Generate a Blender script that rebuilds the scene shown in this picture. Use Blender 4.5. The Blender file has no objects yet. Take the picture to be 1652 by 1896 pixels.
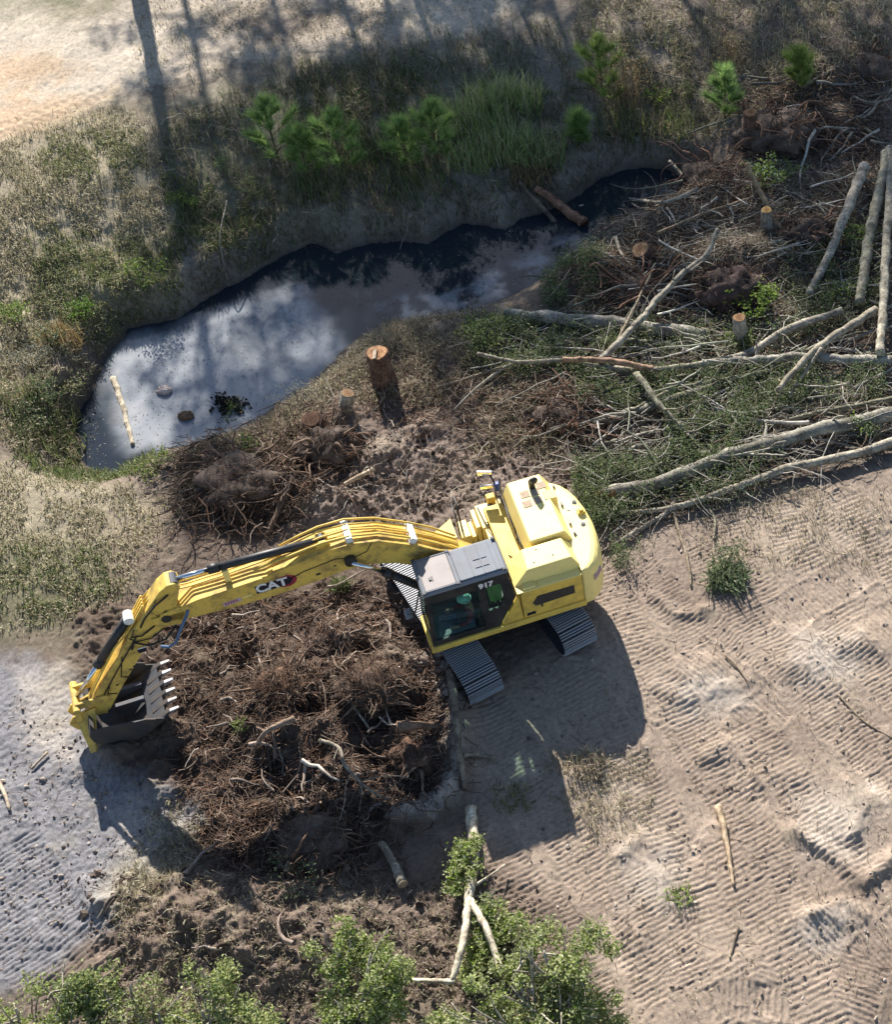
import bpy, bmesh, math, random
import numpy as np
from mathutils import Vector, Matrix

random.seed(7)
RNG = np.random.default_rng(11)
R = math.radians
scene = bpy.context.scene
COL = scene.collection

# ------------------------------------------------------------------ camera, sky, sun, exposure
PITCH, CAM = R(50.71), np.array([5.44, -20.28, 27.05])
FPX, PPX, PPY, IW, IH = 2703.34, 1340.14, 1016.19, 1652.0, 1896.0
cd = bpy.data.cameras.new('camera')
cam = bpy.data.objects.new('camera', cd)
COL.objects.link(cam)
cam.location = CAM
cam.rotation_euler = (math.pi / 2 - PITCH, 0, 0)
cd.sensor_fit = 'HORIZONTAL'
cd.sensor_width = 36.0
cd.lens = FPX / IW * 36.0
cd.shift_x = (IW / 2 - PPX) / IW
cd.shift_y = (PPY - IH / 2) / IW
cd.clip_start, cd.clip_end = 0.5, 2000
scene.camera = cam

SUN_EL, SUN_AZ = R(31.5), R(18.6)          # azimuth measured from +Y towards -X
TOSUN = Vector((-math.sin(SUN_AZ) * math.cos(SUN_EL), math.cos(SUN_AZ) * math.cos(SUN_EL), math.sin(SUN_EL)))
w = bpy.data.worlds.new('World')
scene.world = w
w.use_nodes = True
nt = w.node_tree
sky = nt.nodes.new('ShaderNodeTexSky')
sky.sky_type = 'NISHITA'
sky.sun_disc = False
sky.sun_elevation = SUN_EL
sky.sun_rotation = -SUN_AZ
sky.air_density, sky.dust_density, sky.ozone_density = 1.0, .4, 1.2
nt.links.new(sky.outputs[0], nt.nodes['Background'].inputs[0])
nt.nodes['Background'].inputs[1].default_value = 0.068
sl = bpy.data.lights.new('sun', 'SUN')
sl.energy, sl.angle, sl.color = 5.0, R(0.55), (1.0, 0.95, 0.87)
sun = bpy.data.objects.new('sun', sl)
sun.rotation_euler = TOSUN.to_track_quat('Z', 'Y').to_euler()
sun.location = (0, 0, 60)
COL.objects.link(sun)
vs = scene.view_settings
vs.view_transform, vs.look, vs.gamma, vs.use_curve_mapping = 'Standard', 'None', 1.0, False
vs.exposure = 1.2

# ------------------------------------------------------------------ survey: photo coordinates <-> ground
_fw = np.array([0, math.cos(PITCH), -math.sin(PITCH)])
_up = np.array([0, math.sin(PITCH), math.cos(PITCH)])


def un(u, v, z=0.0):
    u, v, z = np.asarray(u, float), np.asarray(v, float), np.asarray(z, float)
    dx = (u - PPX) / FPX
    b = -(v - PPY) / FPX
    dy, dz = _fw[1] + b * _up[1], _fw[2] + b * _up[2]
    t = (z - CAM[2]) / dz
    return CAM[0] + t * dx, CAM[1] + t * dy


def proj0(x, y):
    dx, dy, dz = x - CAM[0], y - CAM[1], -CAM[2]
    zz = np.maximum(dy * _fw[1] + dz * _fw[2], 0.5)
    return PPX + FPX * dx / zz, PPY - FPX * (dy * _up[1] + dz * _up[2]) / zz


# ------------------------------------------------------------------ noise
_GA = np.cos(np.arange(64) * 2 * math.pi / 64 + .3).astype(np.float32)
_GB = np.sin(np.arange(64) * 2 * math.pi / 64 + .3).astype(np.float32)


def vn(x, y, s=0):
    """gradient noise, about -1..1"""
    i, j = np.floor(x), np.floor(y)
    fx, fy = (x - i).astype(np.float32), (y - j).astype(np.float32)
    i, j = i.astype(np.int32).astype(np.uint32), j.astype(np.int32).astype(np.uint32)

    def g(di, dj):
        h = (i + np.uint32(di)) * np.uint32(374761393) + (j + np.uint32(dj)) * np.uint32(668265263) + np.uint32((s * 974634777) & 0xffffffff)
        h = (h ^ (h >> np.uint32(13))) * np.uint32(1274126177)
        h = (h ^ (h >> np.uint32(16))) * np.uint32(2246822519)
        h = (h >> np.uint32(20)) & np.uint32(63)
        return _GA[h] * (fx - di) + _GB[h] * (fy - dj)
    ux, uy = fx * fx * fx * (fx * (fx * 6 - 15) + 10), fy * fy * fy * (fy * (fy * 6 - 15) + 10)
    a, c = g(0, 0), g(0, 1)
    return ((a + (g(1, 0) - a) * ux) * (1 - uy) + (c + (g(1, 1) - c) * ux) * uy) * 1.55


def fbm(x, y, f=1.0, o=4, s=0, g=0.5, ridge=False):
    t, a, n = 0, 1.0, 0
    ca, sa = 0.8, 0.6
    for k in range(o):
        q = vn(x * f, y * f, s + k * 17)
        if ridge:
            q = 1 - 2 * np.abs(q)
        t = t + a * q
        n += a
        a *= g
        f *= 2.03
        x, y = ca * x - sa * y + 3.1, sa * x + ca * y - 1.7
    return t / n


def sstep(a, b, x):
    t = np.clip((x - a) / (b - a), 0, 1)
    return t * t * (3 - 2 * t)


def sdf(px, py, poly):
    """signed distance to a polygon, negative inside"""
    d = np.full(px.shape, 1e18)
    sgn = np.ones(px.shape)
    n = len(poly)
    for k in range(n):
        ax, ay = poly[k]
        bx, by = poly[(k + 1) % n]
        ex, ey = bx - ax, by - ay
        wx, wy = px - ax, py - ay
        t = np.clip((wx * ex + wy * ey) / (ex * ex + ey * ey + 1e-12), 0, 1)
        d = np.minimum(d, (wx - ex * t) ** 2 + (wy - ey * t) ** 2)
        c1, c2, c3 = py >= ay, py < by, ex * wy > ey * wx
        flip = (c1 & c2 & c3) | (~c1 & ~c2 & ~c3)
        sgn = np.where(flip, -sgn, sgn)
    return sgn * np.sqrt(d)


def polyline(px, py, pts):
    """distance to a polyline and arc length along it"""
    best = np.full(px.shape, 1e18)
    arc = np.zeros(px.shape)
    side = np.zeros(px.shape)
    s0 = 0.0
    for k in range(len(pts) - 1):
        ax, ay = pts[k]
        bx, by = pts[k + 1]
        ex, ey = bx - ax, by - ay
        L = math.hypot(ex, ey)
        wx, wy = px - ax, py - ay
        t = np.clip((wx * ex + wy * ey) / (L * L), 0, 1)
        d = (wx - ex * t) ** 2 + (wy - ey * t) ** 2
        m = d < best
        best = np.where(m, d, best)
        arc = np.where(m, s0 + (wx * ex + wy * ey) / L, arc)
        side = np.where(m, (ex * wy - ey * wx) / L, side)
        s0 += L
    return np.sqrt(best), arc, side


def coarse(fn, x, y, k=4):
    """evaluate a smooth field on every k-th grid point and interpolate"""
    r, c = x.shape
    ri, ci = np.arange(0, r + k, k).clip(0, r - 1), np.arange(0, c + k, k).clip(0, c - 1)
    ri, ci = np.unique(ri), np.unique(ci)
    f = fn(x[np.ix_(ri, ci)], y[np.ix_(ri, ci)]).astype(np.float32)
    q = np.arange(c)
    a = np.clip(np.searchsorted(ci, q, 'right') - 1, 0, len(ci) - 2)
    t = ((q - ci[a]) / (ci[a + 1] - ci[a])).astype(np.float32)
    f = f[:, a] * (1 - t) + f[:, a + 1] * t
    q = np.arange(r)
    a = np.clip(np.searchsorted(ri, q, 'right') - 1, 0, len(ri) - 2)
    t = ((q - ri[a]) / (ri[a + 1] - ri[a])).astype(np.float32)[:, None]
    return f[a] * (1 - t) + f[a + 1] * t


# ------------------------------------------------------------------ terrain
ZW = -1.4
POOL_UV = [(190, 880), (160, 866), (140, 836), (132, 800), (140, 765), (165, 735), (178, 705), (205, 650), (240, 608), (330, 590),
           (380, 556), (430, 528), (500, 488), (575, 450), (598, 452), (622, 470), (660, 458), (700, 450), (745, 447), (792, 452),
           (830, 428), (862, 414), (900, 420), (936, 426), (965, 405), (1000, 396), (1060, 372), (1110, 332), (1150, 318), (1195, 310),
           (1240, 315), (1275, 335), (1262, 362), (1190, 392), (1130, 412), (1095, 432), (1060, 478), (1000, 524), (930, 556),
           (870, 576), (795, 590), (705, 604), (660, 625), (610, 680), (560, 722), (500, 762), (440, 800), (335, 828), (262, 850), (215, 880)]
POOL = [tuple(map(float, un(a, b, ZW))) for a, b in POOL_UV]


def uvp(pts, z=0.0):
    return [tuple(map(float, un(a, b, z))) for a, b in pts]


STRIPS = [  # centre lines of the digger's own track prints (photo coordinates on the ground), half width
    ([(1130, 1000), (1215, 1085), (1300, 1190)], .45), ([(1330, 950), (1360, 1040), (1450, 1150)], .5),
    ([(1440, 930), (1470, 1010), (1560, 1120)], .45), ([(1500, 900), (1600, 1010), (1700, 1090)], .45),
    ([(1660, 1010), (1500, 1110), (1330, 1220), (1230, 1300)], .5), ([(1680, 1130), (1540, 1220), (1400, 1330)], .5),
    ([(1330, 1150), (1480, 1260), (1660, 1450)], .45), ([(1420, 1180), (1560, 1320), (1700, 1480)], .4),
    ([(1150, 1130), (1260, 1330), (1380, 1480)], .45), ([(1540, 1160), (1660, 1290), (1760, 1400)], .4),
    ([(900, 1310), (1060, 1560), (1290, 1940)], .48), ([(1060, 1250), (1225, 1520), (1440, 1940)], .48),
    ([(1000, 1650), (1150, 1940)], .45), ([(1250, 1330), (1420, 1580), (1580, 1940)], .46),
    ([(1380, 1340), (1500, 1500), (1700, 1760)], .46), ([(1160, 1620), (1260, 1780), (1340, 1950)], .42),
    ([(1410, 1930), (1450, 1800), (1540, 1700), (1690, 1650)], .5), ([(1230, 1900), (1340, 1850), (1480, 1860)], .35),
    ([(1560, 1930), (1610, 1780), (1700, 1700)], .45),
    ([(840, 1420), (960, 1640), (1050, 1800)], .45), ([(1330, 1560), (1480, 1800), (1560, 1960)], .42), ([(1290, 1010), (1440, 1230), (1600, 1400)], .42), ([(1120, 1060), (1190, 1200), (1330, 1420)], .42), ([(1560, 930), (1640, 1030), (1720, 1130)], .4),
          ([(-70, 1560), (20, 1690), (110, 1830)], .6), ([(30, 1560), (110, 1690), (190, 1800)], .45)]
STRIPS = [(uvp(a), b) for a, b in STRIPS]
TYRES = [(uvp(a), b) for a, b in [([(-120, 330), (60, 262), (200, 200)], .22), ([(-90, 300), (70, 238), (190, 190)], .16)]]

MOUNDS = [  # u, v, rx, ry (m), height
    (215, 1405, .9, .45, .38), (640, 1180, .8, .6, .35), (720, 1290, .7, .6, .35), (560, 1380, .8, .6, .35), (640, 1430, .7, .5, .3), (480, 1340, .6, .5, .3), (690, 1225, .35, .3, -.4), (770, 1330, .4, .3, -.35), (600, 1340, .4, .3, -.35), (520, 1440, .4, .3, -.3), (700, 1420, .4, .3, -.35), (460, 1240, .4, .3, -.3), (430, 1730, 3.4, 1.7, .65), (590, 1320, 2.9, 2.5, .50), (690, 1240, 1.0, .8, .30), (520, 1270, .9, .8, .28), (760, 1380, .8, .7, .32), (560, 1540, 1.6, .9, .28),
    (640, 1480, 1.0, .6, .20), (720, 850, 1.5, .9, .45), (620, 930, 1.5, .8, .4), (780, 800, .9, .6, .25), (470, 890, 1.7, 1.0, .35),
    (330, 1030, 1.3, .8, .18), (1350, 470, 1.7, 1.0, .65), (1060, 740, 1.5, .8, .25), (1440, 230, 2.2, 1.2, .6), (1560, 140, 1.5, .9, .4),
    (640, 780, .9, .8, .45), (870, 640, 1.6, .8, .25), (1080, 500, 1.4, .9, .35), (270, 1460, .8, .5, .18), (220, 1680, .6, .5, .2),
    (1480, 1230, 1.0, .8, .14), (1600, 1180, .9, .6, .16), (1300, 1240, .8, .5, .12), (1620, 1480, .8, .6, .09), (1430, 1430, .9, .5, .12), (1590, 1840, .8, .7, .10), (1380, 1800, .8, .6, .1), (1240, 1640, .7, .8, .10), (1180, 1720, .6, .5, .08), (1540, 1530, .9, .6, .10), (1330, 1390, .6, .4, .1), (1520, 1700, .8, .4, .14),
    (130, 640, 1.5, 1.2, .3), (60, 700, 1.2, 1.0, .3), (420, 1640, 1.4, .6, .2), (360, 1700, 1.3, .8, .2), (200, 500, 2.0, 1.5, .25)]
RIDGES = [([(790, 1150), (835, 1230), (852, 1330), (858, 1430), (815, 1500), (745, 1520)], .32, .30),
          ([(1215, 1268), (1270, 1292), (1330, 1280), (1385, 1258)], .2, .06), ([(1300, 1400), (1360, 1370), (1420, 1395)], .2, .05),
          ([(1150, 1580), (1190, 1548), (1232, 1575)], .2, .09), ([(1470, 1540), (1560, 1600), (1600, 1640), (1655, 1590)], .18, .16),
          ([(1500, 1700), (1560, 1672), (1600, 1700)], .14, .10), ([(1210, 1100), (1250, 1140), (1310, 1130)], .14, .08),
          ([(160, 1640), (190, 1685), (240, 1670), (300, 1560)], .18, .16), ([(300, 1520), (385, 1600), (330, 1650)], .2, .14),
          ([(1060, 1440), (1110, 1410), (1190, 1380)], .25, .06), ([(1570, 1450), (1600, 1500), (1580, 1550)], .14, .1),
          ([(560, 1660), (640, 1620), (700, 1640)], .2, .12), ([(590, 1780), (640, 1740), (660, 1690)], .2, .14)]
ROUGH_UV = [  # disturbed soil, photo polygons, strength
    ([(130, 1120), (420, 1080), (720, 1060), (850, 1240), (870, 1480), (760, 1560), (600, 1680), (400, 1640), (290, 1540), (180, 1380)], 1.0),
    ([(330, 840), (560, 760), (690, 620), (1000, 700), (1080, 860), (860, 960), (720, 990), (480, 1000), (330, 960)], 0.9),
    ([(1060, 430), (1300, 340), (1400, 180), (1700, 80), (1700, 560), (1500, 650), (1200, 620), (1040, 540)], 0.8),
    ([(200, 1600), (560, 1640), (860, 1560), (1020, 1680), (1000, 1960), (100, 1960)], 0.75),
    ([(-200, 1220), (150, 1260), (330, 1480), (380, 1560), (200, 1760), (40, 1800), (-200, 1600)], 0.35),
    ([(1100, 960), (1500, 860), (1500, 690), (1000, 720)], .5), ([(320, 560), (600, 420), (1000, 340), (1260, 260), (1270, 340), (1000, 420), (600, 490), (330, 620)], .7)]

PAL = dict(sand=(.362, .287, .227), pale=(.56, .485, .395), grey=(.25, .245, .26), brown=(.17, .125, .10), dark=(.105, .075, .058),
           straw=(.36, .315, .225), litter=(.19, .15, .12), orange=(.55, .38, .24), red=(.20, .15, .12), lump=(.25, .195, .165),
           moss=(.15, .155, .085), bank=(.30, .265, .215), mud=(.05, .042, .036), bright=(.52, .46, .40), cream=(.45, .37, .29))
ZONES = [  # colour, photo polygon, softness (px), strength
    ('litter', [(900, -300), (2500, -300), (2500, 900), (1400, 900), (1050, 500), (1000, 100)], 80, .8),
    ('bank', [(280, 220), (600, 100), (1050, 30), (1300, 100), (1320, 320), (900, 480), (600, 560), (300, 640)], 40, .8),
    ('moss', [(300, 220), (560, 160), (900, 90), (1000, 180), (800, 330), (540, 380), (330, 400)], 60, .55),
    ('pale', [(-900, -900), (1300, -900), (1010, 10), (880, 80), (700, 100), (560, 125), (420, 150), (250, 195), (120, 240), (-20, 300), (-900, 420)], 22, .95),
    ('litter', [(40, -30), (240, -30), (330, 40), (200, 70), (100, 50)], 45, .55), ('litter', [(330, 90), (420, 120), (380, 160), (310, 140)], 40, .4),
    ('litter', [(380, 20), (560, 10), (700, 40), (740, 80), (560, 110), (430, 100), (340, 60)], 45, .55),
    ('moss', [(-100, -60), (150, -60), (230, 30), (140, 60), (60, 40), (-100, 60)], 45, .7),
    ('orange', [(-200, 120), (80, 130), (160, 160), (60, 190), (-200, 200)], 30, .75),
    ('orange', [(-200, 240), (120, 205), (220, 190), (110, 270), (-200, 350)], 25, .75),
    ('red', [(480, 60), (600, 55), (590, 90), (500, 105)], 25, .5),
    ('straw', [(-900, 380), (0, 290), (230, 205), (290, 300), (310, 420), (320, 520), (150, 560), (0, 680), (-900, 800)], 35, .85),
    ('moss', [(80, 440), (300, 430), (320, 530), (160, 600), (60, 560)], 40, .3),
    ('straw', [(-900, 800), (60, 850), (200, 890), (310, 950), (200, 1080), (-900, 1180)], 30, .75),
    ('moss', [(-100, 1000), (200, 1010), (260, 1100), (100, 1180), (-100, 1180)], 50, .6),
    ('dark', [(330, 820), (560, 780), (680, 720), (650, 880), (560, 1000), (480, 1020), (330, 960)], 35, .75),
    ('brown', [(560, 730), (690, 610), (1000, 600), (1090, 740), (1050, 880), (860, 960)], 45, .9),
    ('lump', [(590, 850), (700, 800), (850, 790), (1060, 800), (1060, 900), (870, 960), (760, 1000), (580, 980)], 35, .85),
    ('cream', [(700, 610), (760, 590), (880, 590), (840, 640), (740, 650)], 30, .6),
    ('dark', [(1050, 430), (1330, 350), (1660, 420), (1800, 700), (1500, 900), (1100, 930), (1000, 720)], 60, .6),
    ('brown', [(200, 960), (720, 1000), (760, 1100), (160, 1160)], 50, .6),
    ('sand', [(860, 1330), (1090, 1120), (1120, 1010), (1290, 975), (1480, 930), (1700, 860), (2400, 800), (2400, 2600), (1140, 2600), (1130, 1850), (1040, 1690), (860, 1570)], 25, 1.0),
    ('dark', [(140, 1130), (420, 1080), (720, 1060), (840, 1230), (850, 1470), (700, 1570), (560, 1650), (400, 1630), (300, 1540), (190, 1400)], 75, .95),
    ('red', [(220, 1620), (560, 1640), (760, 1620), (880, 1560), (1060, 1690), (1100, 2000), (100, 2000)], 50, .85),
    ('grey', [(-900, 1240), (60, 1215), (160, 1290), (200, 1430), (330, 1470), (380, 1520), (300, 1600), (230, 1720), (60, 1820), (-900, 1900)], 25, .95),
    ('straw', [(200, 1600), (330, 1540), (390, 1610), (250, 1720), (180, 1700)], 30, .55),
    ('lump', [(1100, 950), (1300, 960), (1290, 1080), (1150, 1140)], 40, .55),
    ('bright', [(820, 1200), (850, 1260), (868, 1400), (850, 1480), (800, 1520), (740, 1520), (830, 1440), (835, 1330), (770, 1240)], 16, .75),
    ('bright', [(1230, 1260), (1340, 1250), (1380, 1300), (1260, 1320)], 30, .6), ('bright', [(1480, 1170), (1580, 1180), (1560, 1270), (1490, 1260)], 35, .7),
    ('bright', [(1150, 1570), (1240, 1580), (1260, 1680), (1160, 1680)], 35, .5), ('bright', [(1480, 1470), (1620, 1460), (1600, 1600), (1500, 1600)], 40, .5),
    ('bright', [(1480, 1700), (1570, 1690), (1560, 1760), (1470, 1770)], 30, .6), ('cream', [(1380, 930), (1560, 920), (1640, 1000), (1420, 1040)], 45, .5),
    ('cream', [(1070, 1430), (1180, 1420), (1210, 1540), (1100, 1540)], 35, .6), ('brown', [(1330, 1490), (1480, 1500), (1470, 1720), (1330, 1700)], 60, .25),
    ('brown', [(1230, 1080), (1400, 1060), (1420, 1150), (1260, 1170)], 45, .45), ('brown', [(1380, 1330), (1500, 1320), (1520, 1400), (1400, 1420)], 40, .4), ('brown', [(1560, 1290), (1680, 1300), (1680, 1440), (1600, 1420)], 45, .4),
    ('brown', [(1480, 1600), (1680, 1610), (1680, 1660), (1520, 1670)], 30, .45), ('red', [(1560, 1760), (1700, 1740), (1700, 1900), (1600, 1900)], 40, .6), ('brown', [(1140, 1400), (1300, 1380), (1330, 1460), (1200, 1480)], 40, .35),
    ('brown', [(1080, 1640), (1180, 1640), (1170, 1700), (1080, 1700)], 50, .35), ('red', [(600, 1120), (760, 1150), (720, 1260), (560, 1230)], 40, .45),
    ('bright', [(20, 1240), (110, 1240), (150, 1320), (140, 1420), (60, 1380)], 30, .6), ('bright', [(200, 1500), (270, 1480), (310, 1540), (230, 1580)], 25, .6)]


def terrain(x, y, want_col=False):
    wx = x + .25 * fbm(x, y, .9, 3, 5)
    wy = y + .25 * fbm(x, y, .9, 3, 9)
    d = coarse(lambda a, b: sdf(a, b, POOL), x, y, 3) + .12 * fbm(x, y, 2.0, 4, 3)
    # which side of the creek: a line along its middle
    (ax, ay), (bx, by) = un(150, 790, ZW), un(1250, 335, ZW)
    yax = ay + (x - ax) * (by - ay) / (bx - ax)
    yax = np.where(x < ax, ay, yax)
    wn = sstep(-.8, .8, y - yax)
    lip = (.35 + .40 * sstep(-16, -10, x)) + .22 * fbm(x, y, .5, 2, 21) + .16 * fbm(x, y, 2.2, 3, 25)
    north = ZW + lip * sstep(0, .7, d) + (.25 - ZW - lip) * sstep(.3, 5.5, d) + .25 * sstep(3, 9, d)
    south = ZW + (-ZW) * sstep(-.15, 2.0, d) ** .85
    out = wn * north + (1 - wn) * south
    h = np.where(d > 0, out, ZW - .55 * sstep(0, .9, -d))
    dry = sstep(-.05, .9, d)
    far = sstep(40, 120, np.abs(x)) + sstep(40, 120, np.abs(y))
    h = h + .18 * fbm(x, y, .16, 3, 31) * dry
    h = h + far * 1.2 * fbm(x, y, .02, 3, 33)
    for (u, v, rx, ry, hh) in MOUNDS:
        mx, my = un(u, v, hh * .5)
        r2 = ((wx - mx) / rx) ** 2 + ((wy - my) / ry) ** 2
        h = h + dry * hh * np.exp(-1.6 * r2) * (1 + .35 * fbm(x, y, 2.2, 2, 41))
    rw = .14 * fbm(x, y, 1.6, 3, 45)
    for pts, wd, hh in RIDGES:
        dd = coarse(lambda a, b: polyline(a, b, uvp(pts))[0], x, y, 3)
        h = h + hh * np.exp(-((dd + rw) / wd) ** 2) * (1 + .5 * rw / .12)
    u, v = proj0(x, y)
    uu, vv = u, v
    fz = 45 * fbm(x, y, .8, 5, 51, .6)
    rough = np.full(x.shape, .22)
    for poly, s in ROUGH_UV:
        rough = np.maximum(rough, s * sstep(30, -30, coarse(lambda a, b: sdf(a, b, poly), uu, vv) + fz))
    n1 = fbm(x, y, 1.6, 5, 61, .55)
    n2 = fbm(x, y, 4.5, 4, 67, .6, True)
    sandy = sstep(20, -30, coarse(lambda a, b: sdf(a, b, [z for z in ZONES if z[0] == 'sand'][0][1]), uu, vv) + fz)
    big = sstep(.85, 1.0, rough)
    h = h + dry * rough * ((.16 + .12 * big) * n1 + (.085 - .04 * big) * n2) * (1 - .25 * sandy)
    h = h + dry * (.018 * fbm(x, y, 9, 3, 71, .6))
    # track prints
    treadm = np.zeros(x.shape)
    treadh = np.zeros(x.shape)
    wob = .05 * fbm(x, y, .9, 2, 83) + .018 * vn(x * 5, y * 5, 84)
    for k, (pts, hw) in enumerate(STRIPS):
        pa = np.array(pts)
        bb = (x > pa[:, 0].min() - 1) & (x < pa[:, 0].max() + 1) & (y > pa[:, 1].min() - 1) & (y < pa[:, 1].max() + 1)
        if not bb.any():
            continue
        xs, ys = x[bb], y[bb]
        dd, arc, side = polyline(xs, ys, pts)
        m = sstep(hw + .08, hw - .08, dd + .16 * fbm(xs, ys, 2, 2, 90 + k))
        m = m * (arc > -.1)
        keep = sstep(-.75, -.1, fbm(xs, ys, .55, 3, 200 + k)) * (.55 + .45 * sstep(-.5, .2, fbm(xs, ys, 2.2, 2, 300 + k)))
        ph = (arc + wob[bb]) * 2 * math.pi / (.108 + .010 * (k % 3))
        prof = np.sin(ph)
        prof = np.sign(prof) * np.abs(prof) ** .7
        berm = .035 * np.exp(-((dd - hw - .03) / .06) ** 2)
        hh = .0142 * prof * keep - .011
        treadh[bb] = treadh[bb] * (1 - m) + hh * m + berm * (1 - m) * (keep > .5) * .5
        treadm[bb] = np.maximum(treadm[bb], m * keep)
    for k, (pts, hw) in enumerate(TYRES):
        bb = (np.abs(x + 16) < 9) & (np.abs(y - 20) < 9)
        dd, arc, side = polyline(x[bb], y[bb], pts)
        m = sstep(hw + .05, hw - .05, dd) * (arc > 0)
        treadh[bb] += m * (.016 * np.sin(arc * 2 * math.pi / .3 + np.sign(side) * side * 9) - .02)
    h = h + treadh * dry
    if not want_col:
        return h
    c = np.empty(x.shape + (3,))
    c[:] = PAL['litter']
    fuzz = 26 * fbm(x, y, 2.2, 4, 101, .6)
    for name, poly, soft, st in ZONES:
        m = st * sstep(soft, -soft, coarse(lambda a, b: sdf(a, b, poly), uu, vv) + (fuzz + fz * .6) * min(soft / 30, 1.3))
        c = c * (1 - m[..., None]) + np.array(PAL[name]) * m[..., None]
    wet = sstep(.35, -.05, d)
    c = c * (1 - wet[..., None] * .75) + np.array(PAL['mud']) * wet[..., None] * .75
    # scattered darker litter, paler sand and small clods of other soil
    a = sstep(.15, .6, fbm(x, y, 3.2, 4, 111, .6)) * (.35 + .35 * rough)
    c = c * (1 - a[..., None] * .6) + np.array(PAL['dark']) * a[..., None] * .6
    b = sstep(.25, .6, fbm(x, y, 1.1, 4, 121, .55)) * .45
    c = c * (1 + b[..., None])
    g = sstep(.1, .5, fbm(x, y, .7, 4, 131)) * .3 * (1 - treadm)
    c = c * (1 - g[..., None]) + np.array(PAL['straw']) * g[..., None]
    t = 1 + .22 * fbm(x, y, 12, 3, 141, .7) + .10 * vn(x * 33, y * 33, 151)
    c = np.clip(c * t[..., None], .01, .8)
    return h, c


# warped grid: dense where the camera looks, stretched to the horizon outside
NC, NR = 810, 960
yy = [-15.5]
while yy[-1] < 33:
    yy.append(yy[-1] + .0295 + .034 * sstep(-9, 30, yy[-1]) * 1.25)
yy = np.array(yy)
ext = np.array([.2, .5, 1, 2, 4, 8, 16, 32, 64, 128, 256, 500.])
YR = np.concatenate([-15.5 - ext[::-1], yy, yy[-1] + ext])
UC = np.linspace(-1, 1, NC)
UC = np.concatenate([-(1 + ext[::-1] / 12), UC, 1 + ext / 12])


def row_c(y):
    q = np.clip(y, -15.5, 33)
    return .19 - (q + 9.75) * .12, (8.43 + (q + 9.75) * .1943) * 1.16


xc, hw_ = row_c(YR)
GX = xc[:, None] + UC[None, :] * hw_[:, None]
GY = np.repeat(YR[:, None], len(UC), 1)
GZ, GC = terrain(GX, GY, True)


def H(x, y):
    x, y = np.atleast_1d(np.asarray(x, float)), np.atleast_1d(np.asarray(y, float))
    j = np.interp(y, YR, np.arange(len(YR)))
    a, b = row_c(y)
    i = np.interp((x - a) / b, UC, np.arange(len(UC)))
    j0, i0 = np.clip(j.astype(int), 0, len(YR) - 2), np.clip(i.astype(int), 0, len(UC) - 2)
    fj, fi = j - j0, i - i0
    return ((GZ[j0, i0] * (1 - fi) + GZ[j0, i0 + 1] * fi) * (1 - fj) + (GZ[j0 + 1, i0] * (1 - fi) + GZ[j0 + 1, i0 + 1] * fi) * fj)


def G(u, v, dz=0.0):
    """the ground point (plus dz) that the survey gives at (u, v)"""
    z = 0.0
    for k in range(14):
        x, y = un(u, v, z + dz)
        z = .5 * z + .5 * float(H(x, y)[0])
    x, y = un(u, v, z + dz)
    return Vector((float(x), float(y), float(H(x, y)[0]) + dz))


def GW(u, v):
    x, y = un(u, v, ZW)
    return Vector((float(x), float(y), ZW))


# ------------------------------------------------------------------ mesh building
def np_mesh(name, V, faces, col=None, smooth=False, uv=None):
    V = np.asarray(V, np.float32)
    me = bpy.data.meshes.new(name)
    me.vertices.add(len(V))
    me.vertices.foreach_set('co', V.ravel())
    faces = [np.asarray(f, np.int32) for f in faces if len(f)]
    nl = sum(f.size for f in faces)
    nf = sum(len(f) for f in faces)
    me.loops.add(nl)
    me.polygons.add(nf)
    me.loops.foreach_set('vertex_index', np.concatenate([f.ravel() for f in faces]))
    tot = np.concatenate([np.full(len(f), f.shape[1], np.int32) for f in faces])
    st = np.concatenate([[0], np.cumsum(tot)[:-1]]).astype(np.int32)
    me.polygons.foreach_set('loop_start', st)
    me.polygons.foreach_set('loop_total', tot)
    me.polygons.foreach_set('use_smooth', np.full(nf, smooth, bool))
    if col is not None:
        a = me.attributes.new('col', 'FLOAT_COLOR', 'POINT')
        c = np.ones((len(V), 4), np.float32)
        c[:, :3] = col
        a.data.foreach_set('color', c.ravel())
    me.update(calc_edges=True)
    return me


def link(name, me, mat=None, parent=None, loc=None, rotz=None, label=None, cat=None, group=None, kind=None):
    o = bpy.data.objects.new(name, me)
    COL.objects.link(o)
    if mat and me is not None:
        me.materials.clear()
        me.materials.append(mat)
    if parent:
        o.parent = parent
    if loc is not None:
        o.location = loc
    if rotz is not None:
        o.rotation_euler = (0, 0, rotz)
    tag(o, label, cat, group, kind)
    return o


def tag(o, label=None, cat=None, group=None, kind=None):
    for k, v in (('label', label), ('category', cat), ('group', group), ('kind', kind)):
        if v:
            o[k] = v
    return o


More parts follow.
